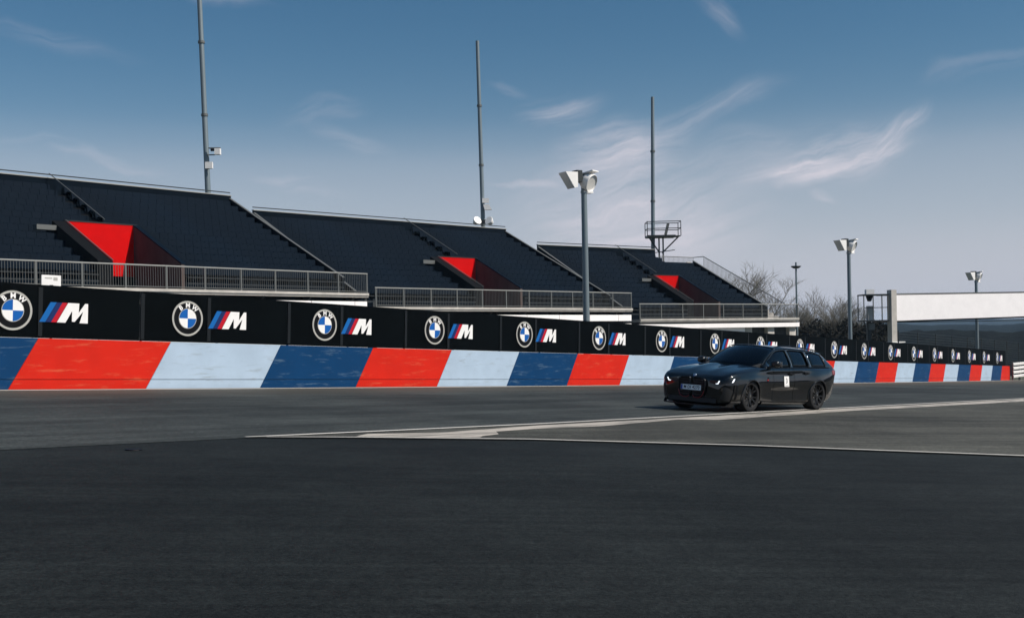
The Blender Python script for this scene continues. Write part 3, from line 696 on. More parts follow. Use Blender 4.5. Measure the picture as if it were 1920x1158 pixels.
# ------------------------------------------------------------------ floodlight columns between wall and stand
def flood_head(o, top, sc=1.0):
    z = top.z
    MB().b2((-.75 * sc, -.07, z - .05), (.30 * sc, .07, z + .07)).build('crossbar', M['steel_dark'], o)
    # left lamp: wedge-shaped housing open to the left
    l = MB(); l.prism([(-1.18 * sc, -.28 * sc, z + .10), (-.52 * sc, -.28 * sc, z + .12), (-.52 * sc, -.28 * sc, z - .55 * sc), (-.70 * sc, -.28 * sc, z - .60 * sc)], (0, .56 * sc, 0))
    h = l.build('lamp_housing', M['white_metal'], o)
    MB().prism([(-1.205 * sc, -.25 * sc, z + .07), (-1.18 * sc, -.25 * sc, z + .09), (-.715 * sc, -.25 * sc, z - .585 * sc), (-.74 * sc, -.25 * sc, z - .575 * sc)], (0, .5 * sc, 0)).build('lamp_glass', M['lamp_glass'], h)
    MB().prism([(-.50 * sc, -.2, z + .22 * sc), (-.22 * sc, -.2, z + .22 * sc), (-.16 * sc, -.2, z - .3 * sc), (-.50 * sc, -.2, z - .3 * sc)], (0, .4, 0)).build('gear_box', M['steel_dark'], o)
    # right lamp: round drum turned to the track, white visor above
    d = MB().lathe([(0, .34), (.24, .34), (.40, .05), (.42, -.20), (.40, -.22), (.36, -.16), (0, -.12)], 20, 'y').build('lamp_housing', M['white_metal'], o, smooth='auto')
    d.matrix_basis = Matrix.Translation((.16 * sc, -.1, z - .28 * sc)) @ Euler((R(24), 0, R(24))).to_matrix().to_4x4() @ Matrix.Scale(sc, 4)
    MB().lathe([(0, -.135), (.35, -.168), (.35, -.175), (0, -.16)], 20, 'y').build('lamp_glass', M['lamp_glass'], d)
    MB().box((.22 * sc, -.16, z + .14 * sc), (.55 * sc, .62 * sc, .05), Euler((R(-10), 0, R(24))).to_matrix()).build('visor', M['white_metal'], o)
    MB().box((.16 * sc, .0, z - .72 * sc), (.5 * sc, .3, .10)).build('collar', M['white_metal'], o)
def lamp(label, px, py, depth, r=.145, head=True, turn=32):
    t = at(px, py, depth); g = gz(t.x, t.y)
    o = empty('floodlight_column', Matrix.Translation((t.x, t.y, g)) @ Matrix.Rotation(R(turn), 4, 'Z'), label, 'floodlight', 'floodlight columns behind the wall')
    h = t.z - g
    MB().tube([(0, 0, -.2), (0, 0, h * .45), (0, 0, h - .1)], [r * 1.12, r, r * .9], 12).build('column', M['pole'], o, smooth='auto')
    MB().b2((-.09, -r - .04, 1.3), (.09, -r + .01, 1.9)).build('hatch', M['rail'], o)
    if head: flood_head(o, Vector((0, 0, h)))
    return o, h
lamp('floodlight column with two white lamps standing in front of the middle grandstand seats', 1094.5, 330, 50.5)
lamp('floodlight column with white bowl lamp right of the farthest grandstand', 1591, 454, 76.0, .135)
lamp('smallest floodlight column with two lamps rising behind the white bridge banner', 1830, 513, 101.0, .14)
t = at(1492.5, 500, 112); g = gz(t.x, t.y)
o = empty('street_lamp', (t.x, t.y, g - .3), 'thin lamp post with flat dark head behind the end of the grandstand', 'lamp post')
h = t.z - g + .3
MB().tube([(0, 0, 0), (0, 0, h + .45)], [.11, .09], 10).build('column', M['pole'], o, smooth='auto')
MB().lathe([(0, h - .16), (.30, h - .14), (.52, h + .02), (.50, h + .08), (0, h + .10)], 16, 'z').build('lamp_head', M['steel_dark'], o)
MB().lathe([(0, h - .165), (.26, h - .165), (.26, h - .15), (0, h - .15)], 16, 'z').build('lamp_glass', M['lamp_glass'], o)
#@@REST
# ------------------------------------------------------------------ bridge with the blank white banner
A = at(1673, 600, 90.0); B = at(2160, 586, 103.0)
dv_ = Vector((B.x - A.x, B.y - A.y, 0)); LB = dv_.length; bx = dv_.normalized(); by = Vector((-bx.y, bx.x, 0)); g = gz(A.x, A.y) - 1.0
br = empty('gantry_bridge', frame((A.x, A.y, g), bx, by, Vector((0, 0, 1))), 'bridge over the track carrying a long blank white banner', 'bridge')
def bz(px, py, d): return at(px, py, d).z - g
z0, z1 = bz(1690, 601, 90.3), bz(1690, 553, 90.3); z0b, z1b = bz(1920, 592.5, 97), bz(1920, 549.5, 97); k = LB / ((at(1920, 590, 97).xy - A.xy).length)
z0e, z1e = z0 + (z0b - z0) * k, z1 + (z1b - z1) * k
MB().prism([(.30, -.10, z0), (LB, -.10, z0e), (LB, -.10, z1e), (.30, -.10, z1)], (0, .05, 0)).build('banner_sheet', M['white_panel'], br)
for za, zb_ in ((z0 - .06, z0e - .06), (z1 + .06, z1e + .06)): MB().tube([(-.2, .05, za), (LB, .05, zb_)], .075, 8).build('chord', M['steel_dark'], br)
for za, zb_ in ((z0 - .06, z0e - .06), (z1 + .06, z1e + .06)): MB().tube([(-.2, 1.5, za), (LB, 1.5, zb_)], .075, 8).build('chord', M['steel_dark'], br)
for i in range(12):
    x = .4 + i * (LB - .6) / 11; f = x / LB; MB().tube([(x, .75, z0 + (z0e - z0) * f - .05), (x, .75, z1 + (z1e - z1) * f + .05)], .05, 6).build('upright', M['rail'], br)
MB().b2((0, .1, z0 - .14), (LB, 1.45, z0 - .08)).build('walkway', M['steel_dark'], br)
MB().b2((-.28, -.25, 0), (.26, .25, z1 + .42)).build('pillar', M['concrete'], br)
MB().b2((-.35, -.35, bz(1685, 641.5, 90) - .04), (1.0, .35, bz(1685, 641.5, 90) + .06)).build('pillar_foot', M['white_metal'], br)
MB().b2((LB - .3, -.25, -1), (LB + .3, .25, z1e + .3)).build('pillar', M['concrete'], br)
# marshal cage left of the pillar
cg = at(1638, 600, 90.5); g2 = gz(cg.x, cg.y) - 1.0
cage = empty('marshal_cage', frame((cg.x, cg.y, g2), Vector((1, 0, 0)), Vector((0, 1, 0)), Vector((0, 0, 1))), 'open steel cage on a dark post, left of the white bridge banner', 'platform')
def cz(py): return at(1638, py, 90.5).z - g2
f0, f1_ = cz(600), cz(554)
MB().b2((-1.05, -.8, f0 - .12), (1.0, .8, f0)).build('floor', M['steel_dark'], cage)
MB().b2((-1.05, -.8, f1_), (1.0, .8, f1_ + .10)).build('roof', M['steel_dark'], cage)
for x, y in ((-1.0, -.75), (-.25, -.75), (.45, -.75), (.95, -.75), (-1.0, .75), (.95, .75)): MB().b2((x - .035, y - .035, f0 + .001), (x + .035, y + .035, f1_ - .001)).build('post', M['rail'], cage)
MB().tube([(-1.0, -.75, f0 + 1.0), (.95, -.75, f0 + 1.0)], .03, 6).build('rail', M['steel_dark'], cage)
MB().b2((-.52, -.3, f0 + .002), (-.05, .2, f0 + 1.15)).build('equipment_cabinet', M['concrete'], cage)
MB().lathe([(0, f1_ - .48), (.16, f1_ - .45), (.30, f1_ - .002), (0, f1_ - .002)], 12, 'z').build('signal_horn', M['ink'], cage).location = (-.38, -.2, 0)
MB().b2((-.62, -.25, f1_ + .102), (.02, .2, f1_ + .50)).build('roof_box', M['white_metal'], cage)
MB().b2((-.55, -.15, 0), (-.25, .15, f0 - .122)).build('column', M['steel_dark'], cage)
MB().b2((-.48, -.32, cz(618)), (.0, -.16, cz(606))).build('control_box', M['rail'], cage)

# ------------------------------------------------------------------ small things along the wall
s = s_of_x(wall_x_for_px(103)) - S0; p, t, n = W(s); q = (W(s + 1)[0] - W(s - 1)[0]).normalized()
sg = empty('white_sign', frame(p + Vector((0, 0, WALL_H + BH - .02)) - n * .10, q, -n, Vector((0, 0, 1))), 'small blank white board standing on top of the banner at the left', 'sign')
MB().prism([(-.235, 0, .0), (-.06, 0, .0), (-.04, 0, .045), (.05, 0, .045), (.07, 0, .0), (.235, 0, .0), (.235, 0, .275), (-.235, 0, .275)], (0, .02, 0)).build('board', M['print_white'], sg)
MB().b2((-.03, .022, -.5), (.03, .05, .2)).build('stake', M['rail'], sg)
MB().b2((-.16, -.004, .19), (.02, -.001, .215)).build('faint_mark', M['print_silver'], sg); MB().b2((.05, -.004, .15), (.15, -.001, .225)).build('faint_mark', M['print_silver'], sg)

# stacked rails where the wall ends
e0 = W(S_END - .2)[0] + W(S_END)[2] * .25; e1 = at(2010, 700, 108.0)
ex = Vector((e1.x - e0.x, e1.y - e0.y, 0)); LG = ex.length; ex.normalize(); ey = Vector((-ex.y, ex.x, 0))
gr = empty('guardrail', frame((e0.x, e0.y, gz(e0.x, e0.y)), ex, ey, Vector((0, 0, 1))), 'white guardrail of four stacked beams at the far right end of the wall', 'guardrail')
for i in range(4):
    z = .22 + i * .34; mb = MB()
    prof = [(0, z), (-.06, z + .04), (-.06, z + .09), (-.01, z + .115), (-.06, z + .14), (-.06, z + .19), (0, z + .23)]
    vs = [(x, y, zz) for x in (0, LG) for y, zz in prof] + [(x, y + .012, zz) for x in (0, LG) for y, zz in prof]; n7 = 7; fs = []
    for j in range(6): fs += [(j, j + 1, n7 + j + 1, n7 + j), (14 + j, 14 + n7 + j, 14 + n7 + j + 1, 14 + j + 1)]
    mb.add(vs, fs).build('beam', M['white_metal'], gr)
for i in range(int(LG / 2) + 1): MB().b2((i * 2.0 + .1, .02, -.6), (i * 2.0 + .2, .14, 1.56)).build('post', M['rail'], gr)

# catch fence of dark cables behind the far end of the wall
fa = W(s_of_x(wall_x_for_px(1716)) - S0)[0] - Vector((.9, -.5, 0)); fb = at(1990, 690, 112)
fx = Vector((fb.x - fa.x, fb.y - fa.y, 0)); LF = fx.length; fx.normalize(); fy = Vector((-fx.y, fx.x, 0)); drop = (gz(fb.x, fb.y) - gz(fa.x, fa.y)) / LF
cf = empty('catch_fence', frame((fa.x, fa.y, gz(fa.x, fa.y)), fx, fy, Vector((0, 0, 1))), 'dark cable catch fence behind the far end of the wall', 'fence')
for i in range(int(LF / 4) + 1): MB().tube([(i * 4, 0, drop * i * 4 - .3), (i * 4, 0, drop * i * 4 + 3.3)], .04, 6).build('post', M['steel_dark'], cf)
for j in range(13): MB().tube([(0, -.05, 1.1 + j * .18), (LF, -.05, 1.1 + j * .18 + drop * LF)], .009, 4).build('cable', M['steel_dark'], cf)

# ------------------------------------------------------------------ bare trees
def bare_tree(base, height, spread, seed, label, lean=0.0, levels=5, r0=None, up=.75):
    rnd = random.Random(seed); r0 = r0 or height * .026
    trunk, crown = MB(), MB()
    def grow(p, d, ln, r, lv):
        pts = [p]; rs = [r]; q = p.copy(); dd = d.copy(); n = 4 if lv > 1 else 3
        for i in range(n):
            dd = (dd + Vector((rnd.uniform(-1, 1), rnd.uniform(-1, 1), rnd.uniform(-.5, .9))) * .16).normalized(); q = q + dd * ln / n; pts.append(q); rs.append(r * (1 - .55 * (i + 1) / n))
        (trunk if lv == levels else crown).tube(pts, rs, 6 if lv > 3 else 4 if lv > 1 else 3, caps=lv > 3)
        if lv <= 1: return
        k = {5: 9, 4: 6, 3: 6, 2: 5}[lv]
        for i in range(k):
            f = rnd.uniform(.35 if lv < levels else .3, 1.0); j = min(int(f * n), n - 1); w = f * n - j; bp = pts[j].lerp(pts[j + 1], w)
            az = rnd.uniform(0, 2 * math.pi); side = Vector((math.cos(az), math.sin(az), rnd.uniform(.0, .6)))
            nd = (dd * up + side * spread).normalized(); grow(bp, nd, ln * rnd.uniform(.48, .72), max(rs[j] * .58, .012), lv - 1)
    grow(Vector((0, 0, 0)), Vector((lean, 0, 1)).normalized(), height * .52, r0, levels)
    o = empty('bare_tree', base, label, 'tree', 'bare trees beyond the grandstand')
    trunk.build('trunk', M['bark'], o, smooth=True, recalc=False); crown.build('crown', M['bark'], o, smooth=True, recalc=False); return o
def tree_at(px, pytop, depth, seed, label, spread=.8, **k):
    t = at(px, pytop, depth); g = max(gz(t.x, t.y), -6) - .3
    return bare_tree((t.x, t.y, g), (t.z - g) * .96, spread, seed, label, **k)
tree_at(1396, 478, 116, 3, 'tallest bare tree behind the stair railing of the grandstand', .85)
tree_at(1438, 515, 121, 8, 'low bare tree leaning out behind the lower stair railing', .95)
tree_at(1518, 556, 138, 12, 'bare tree right beside the end of the grandstand', .6)
tree_at(1548, 546, 132, 15, 'upright bare tree midway between grandstand and nearest right floodlight', .5)
tree_at(1572, 550, 140, 21, 'bare tree directly left of the bowl lamp column', .5)
tree_at(1602, 566, 146, 27, 'bare tree just right of the bowl lamp column', .6)
tree_at(1478, 566, 130, 33, 'bare tree behind the foot of the grandstand stairs', .7)
# dark undergrowth below the trees: one mass of twigs and dry leaves
rnd = random.Random(5); mb = MB()
for i in range(5200):
    px = rnd.uniform(1470, 1665); d = rnd.uniform(118, 165); top = 600 + (px - 1500) * .03 + rnd.uniform(0, 10) + 5 * math.sin(px * .11); py = rnd.uniform(top, 640)
    c = at(px, py, d); a = rnd.uniform(0, 6.28); u = Vector((math.cos(a), math.sin(a), rnd.uniform(-.4, .9))).normalized() * rnd.uniform(.3, .9); w = Vector((-math.sin(a), math.cos(a), rnd.uniform(-.3, .3))) * rnd.uniform(.06, .24)
    mb.add([c - u, c - w * .6, c + u, c + w], [(0, 1, 2, 3)])
for i in range(260):
    px = rnd.uniform(1470, 1665); d = rnd.uniform(118, 165); c = at(px, rnd.uniform(600, 615), d); g = gz(c.x, c.y) - 1
    mb.tube([(c.x, c.y, g), (c.x + rnd.uniform(-.6, .6), c.y, c.z)], [.09, .03], 4, caps=False)
M['twigs'] = mat('twigs', (.016, .015, .012), .95, spec=.1, noise=(.6, .5))
tag(mb.build('undergrowth', M['twigs'], recalc=False), kind='stuff')
#@@CAR
# ------------------------------------------------------------------ the black estate car
def pchip(xs, ys):
    n = len(xs); h = [xs[i + 1] - xs[i] for i in range(n - 1)]; d = [(ys[i + 1] - ys[i]) / h[i] for i in range(n - 1)]; m = [d[0]] + [0] * (n - 2) + [d[-1]]
    for i in range(1, n - 1):
        if d[i - 1] * d[i] > 0:
            w1, w2 = 2 * h[i] + h[i - 1], h[i] + 2 * h[i - 1]; m[i] = (w1 + w2) / (w1 / d[i - 1] + w2 / d[i])
    def f(x):
        if x <= xs[0]: return ys[0]
        if x >= xs[-1]: return ys[-1]
        i = 0
        while x > xs[i + 1]: i += 1
        t = (x - xs[i]) / h[i]; t2, t3 = t * t, t * t * t
        return (2 * t3 - 3 * t2 + 1) * ys[i] + (t3 - 2 * t2 + t) * h[i] * m[i] + (-2 * t3 + 3 * t2) * ys[i + 1] + (t3 - t2) * h[i] * m[i + 1]
    return f
KX = [-2.52, -2.5, -2.4, -2.2, -1.9, -1.43, -1.0, -.6, 0, .5, .95, 1.43, 1.9, 2.12, 2.24, 2.28]
LY = [[.50, .58, .66, .74, .80, .82, .78, .78, .78, .78, .80, .82, .80, .74, .64, .54],
      [.55, .64, .73, .82, .88, .91, .87, .865, .865, .865, .88, .90, .89, .83, .72, .61],
      [.58, .68, .77, .86, .92, .955, .882, .866, .866, .876, .905, .955, .935, .885, .79, .70],
      [.60, .70, .79, .87, .93, .968, .922, .912, .912, .912, .928, .968, .935, .89, .80, .72],
      [.64, .73, .80, .855, .90, .925, .892, .882, .880, .882, .895, .925, .905, .865, .78, .69],
      [.60, .69, .74, .77, .80, .825, .835, .84, .84, .84, .835, .835, .82, .78, .69, .58],
      [.30, .40, .44, .47, .50, .50, .50, .50, .50, .50, .51, .49, .46, .43, .37, .30],
      [0] * 16]
LZ = [[.40, .34, .28, .24, .19, .17, .16, .16, .16, .16, .17, .17, .16, .16, .18, .24],
      [.46, .40, .36, .32, .27, .25, .23, .23, .23, .23, .24, .24, .23, .23, .25, .30],
      [.55, .54, .52, .50, .48, .48, .45, .45, .45, .45, .46, .46, .44, .42, .42, .42],
      [.68, .70, .70, .70, .70, .68, .66, .65, .64, .64, .66, .66, .63, .60, .58, .56],
      [.82, .88, .90, .90, .89, .885, .87, .86, .84, .83, .82, .82, .785, .735, .695, .66],
      [.90, .97, 1.0, 1.01, 1.005, .998, .99, .982, .975, .975, .967, .932, .872, .808, .752, .705],
      [.90, .97, 1.0, 1.0, 1.0, .99, .98, .97, .97, .985, 1.02, .972, .888, .818, .760, .718],
      [.90, .97, 1.0, 1.0, 1.0, .99, .98, .97, .97, .985, 1.025, .970, .884, .814, .759, .72]]
FY = [pchip(KX, l) for l in LY]; FZ = [pchip(KX, l) for l in LZ]
def body(x, v):
    i = min(int(v), 6); t = v - i; P_ = []
    for k in (i - 1, i, i + 1, i + 2):
        kk = max(0, min(7, k)); y, z = FY[kk](x), FZ[kk](x)
        if k == 8: y, z = -FY[6](x), FZ[6](x)
        P_.append((y, z))
    o = []
    for c in (0, 1):
        a, b, cc, d = (p[c] for p in P_)
        o.append(.5 * (2 * b + (cc - a) * t + (2 * a - 5 * b + 4 * cc - d) * t * t + (3 * b - a - 3 * cc + d) * t ** 3))
    y, z = o
    if x > .85 and v > 5:     # power domes in the bonnet
        z += .014 * math.exp(-((abs(y) - .30) / .10) ** 2) * smooth(2.2, 1.8, x) if False else .016 * math.exp(-((y - .30) / .11) ** 2) * (1 - smooth(1.7, 2.2, x)) * smooth(.85, 1.0, x)
    return Vector((x, y, z))
def bnorm(x, v):
    e = 1e-3; a = body(min(x + e, 2.28), v) - body(max(x - e, -2.52), v); b = body(x, min(v + .01, 7)) - body(x, max(v - .01, 0)); n = b.cross(a)
    if n.length < 1e-9: return Vector((0, 0, 1))
    n.normalize(); c = body(x, v) - Vector((x, 0, .55))
    return n if n.dot(c) > 0 else -n
def mir(p, s): return Vector((p.x, p.y * s, p.z))
WB, TR = 1.43, .80
ch = Vector((-.700, -.714, 0)); ch.z = GX * ch.x + GY * ch.y; ch.normalize(); cl_ = GN.cross(ch).normalized()
co = Vector((5.457, 25.87, 0)); co.z = gz(co.x, co.y) + .015
ROLLC = Matrix.Rotation(R(-1.8), 4, 'X')      # the body leans in the bend, the wheels stay on the road
car = empty('estate_car', frame(co, ch, cl_, GN) @ ROLLC, 'shiny black estate car driving past with number 3 on its door', 'car')
# body shell
NX, SUBV = 110, 5; xs = [-2.52 + 4.80 * (.5 - .5 * math.cos(math.pi * i / NX)) for i in range(NX + 1)]; vv = [j / SUBV for j in range(7 * SUBV + 1)]
mb = MB(); n1_ = len(vv); ring = []
for x in xs:
    half = [body(x, v) for v in vv]; ring.append([mir(p, 1) for p in half] + [mir(p, -1) for p in reversed(half[:-1])])
nr = len(ring[0]); vs = [p for r_ in ring for p in r_]; fs = []
for i in range(NX):
    for j in range(nr): fs.append((i * nr + j, i * nr + (j + 1) % nr, (i + 1) * nr + (j + 1) % nr, (i + 1) * nr + j))
fs += [tuple(range(nr)), tuple(reversed(range(NX * nr, (NX + 1) * nr)))]
shell = mb.add(vs, fs).build('body', M['paint'], car, smooth=True)
cut = MB()
for x in (WB, -WB):
    for s_ in (1, -1):
        prof = [(0, .58), (.372, .58), (.372, 1.3), (0, 1.3)]; q = MB().lathe([(.001, .56), (.374, .56), (.374, 1.2), (.001, 1.2)], 40, 'y', closed=True)
        cut.add([Vector((v.x + x, v.y * s_, v.z + .345)) for v in q.v], q.f)
cuto = cut.build('cutter', None)
md = shell.modifiers.new('cut', 'BOOLEAN'); md.operation = 'DIFFERENCE'; md.object = cuto; md.solver = 'EXACT'
shell.parent = None
dg = bpy.context.evaluated_depsgraph_get(); me = bpy.data.meshes.new_from_object(shell.evaluated_get(dg)); shell.modifiers.clear(); shell.data = me; shell.parent = car
me.polygons.foreach_set('use_smooth', [True] * len(me.polygons)); me.set_sharp_from_angle(angle=R(40))
if not me.materials: me.materials.append(M['paint'])
bpy.data.objects.remove(cuto)
def patch(name, m, x0, x1, v0, v1, off=.005, s=1, nx=10, nv=8, fx=None, parent=None, thick=.004):
    """piece of skin lying on the body surface; fx(u, w) may bend the (x, v) rectangle"""
    mb = MB(); top = []; bot = []
    for i in range(nx + 1):
        for j in range(nv + 1):
            u, w = i / nx, j / nv; x, v = (x0 + (x1 - x0) * u, v0 + (v1 - v0) * w) if fx is None else fx(u, w)
            p, n = body(x, v), bnorm(x, v); top.append(mir(p + n * off, s)); bot.append(mir(p + n * (off - thick), s))
    k = nv + 1; N_ = len(top); fs = []
    for i in range(nx):
        for j in range(nv): a = i * k + j; fs += [(a, a + k, a + k + 1, a + 1), (N_ + a, N_ + a + 1, N_ + a + k + 1, N_ + a + k)]
    edge = [j for j in range(k)] + [i * k + nv for i in range(1, nx + 1)] + [nx * k + j for j in range(nv - 1, -1, -1)] + [i * k for i in range(nx - 1, 0, -1)]
    for e in range(len(edge)): a, b = edge[e], edge[(e + 1) % len(edge)]; fs.append((a, b, N_ + b, N_ + a))
    return mb.add(top + bot, fs).build(name, m, parent or car, smooth='auto')
# greenhouse curves
TX = [-2.40, -2.28, -2.05, -1.8, -1.2, -.5, .02, .40, .78]
ty = pchip(TX, [.68, .62, .56, .56, .565, .575, .59, .665, .745]); tz = pchip(TX, [1.05, 1.17, 1.315, 1.365, 1.41, 1.428, 1.400, 1.21, .995])
zc = pchip([-2.15, -1.6, -.5, .02, .16], [1.372, 1.435, 1.475, 1.468, 1.452])
def low_(x): return Vector((x, min(.815, FY[5](x) - .012), FZ[5](x) + .004))
def sidep(x, t):
    a, b = low_(x), Vector((x, ty(x), tz(x))); p = a.lerp(b, t); p.y += .028 * 4 * t * (1 - t); return p
def roofp(u, v):
    xs_ = .02 - 2.07 * u; x = (.16 - .14 * v * v) * (1 - u) + (-2.13 + .08 * v * v) * u
    return Vector((x, v * ty(xs_), tz(xs_) + (zc(xs_) - tz(xs_)) * (1 - abs(v) ** 2.4)))
def scr(t, v):
    a = Vector((1.01 - .23 * v * v, v * .745, 1.035 - .03 * v * v)); b = roofp(0, v); p = a.lerp(b, t); p.z += .035 * 4 * t * (1 - t); p.x += .02 * 4 * t * (1 - t); return p
def rear(t, v):
    a = roofp(1, v); b = Vector((-2.47 + .07 * v * v, v * .67, 1.03)); p = a.lerp(b, t); p.x -= .03 * 4 * t * (1 - t); return p
def grid(name, m, f, us, ws, parent=None, out=None, thick=.012, keep=None):
    mb = MB(); nu, nw = len(us), len(ws); top = [f(u, w) for u in us for w in ws]; fs = []
    for i in range(nu - 1):
        for j in range(nw - 1):
            if keep is None or keep((us[i] + us[i + 1]) / 2, (ws[j] + ws[j + 1]) / 2): a = i * nw + j; fs.append((a, a + nw, a + nw + 1, a + 1))
    o = mb.add(top, fs).build(name, m, parent or car, smooth='auto', recalc=False)
    bm = bmesh.new(); bm.from_mesh(o.data); bmesh.ops.delete(bm, geom=[v for v in bm.verts if not v.link_faces], context='VERTS')
    bm.to_mesh(o.data); bm.free()
    so_ = o.modifiers.new('thickness', 'SOLIDIFY'); so_.thickness = thick; so_.offset = 0
    return o
lin = lambda a, b, n: [a + (b - a) * i / n for i in range(n + 1)]
rf = grid('roof', M['paint'], roofp, lin(0, 1, 24), lin(-1, 1, 20))
WIN = [(.56, -.34), (-.42, -1.16), (-1.26, -1.98)]
xbr = sorted(set([.78, .70, .63, .56, .48, .40, .28, .15, .02, -.15, -.25, -.34, -.42, -.55, -.7, -.85, -1.0, -1.16, -1.26, -1.4, -1.6, -1.8, -1.92, -1.98, -2.05, -2.15, -2.22, -2.28, -2.34, -2.40]), reverse=True)
tbr = [0, .05, .2, .35, .5, .65, .8, .90, 1.0]
def inwin(x, t): return .05 < t < .90 and any(b < x < a for a, b in WIN)
for s_ in (1, -1):
    grid('window_frame', M['paint'], lambda x, t: mir(sidep(x, t), s_), xbr, tbr, keep=lambda x, t: not inwin(x, t))
    for a, b in WIN:
        grid('side_window', M['glass'], lambda x, t: mir(sidep(x, t) - Vector((0, .008, 0)), s_), [x for x in xbr if b - .001 <= x <= a + .001], [t for t in tbr if .04 < t < .91], thick=.004)
    # bright-lit trim strip along the lower window edge and the pillars between the panes
    MB().tube([mir(low_(x) + Vector((0, .012, .012)), s_) for x in lin(.76, -2.15, 30)], .008, 6).build('window_trim', M['gloss_trim'], car, smooth=True)
    MB().tube([mir(Vector((x, ty(x) - .03, tz(x) + .045)), s_) for x in lin(.05, -1.95, 24)], [.006] + [.015] * 23 + [.006], 6).build('roof_rail', M['gloss_trim'], car, smooth=True)
    MB().tube([mir(scr(t, .99) + Vector((.004, .004, .004)), s_) for t in lin(0, 1, 10)], .020, 8).build('pillar', M['paint'], car, smooth=True)
grid('windscreen', M['screen'], scr, lin(0, 1, 10), lin(-.985, .985, 20), thick=.005)
grid('rear_window', M['glass'], rear, lin(.08, 1, 8), lin(-.97, .97, 14), thick=.005)
MB().prism([roofp(1, -1) + Vector((.05, .02, .02)), roofp(1, -.5) + Vector((0.03, 0, .02)), roofp(1, 0) + Vector((.03, 0, .02)), roofp(1, .5) + Vector((.03, 0, .02)), roofp(1, 1) + Vector((.05, -.02, .02)), roofp(1, .9) + Vector((-.16, 0, .01)), roofp(1, 0) + Vector((-.20, 0, .01)), roofp(1, -.9) + Vector((-.16, 0, .01))], (0, 0, -.035)).build('rear_spoiler', M['gloss_trim'], car)
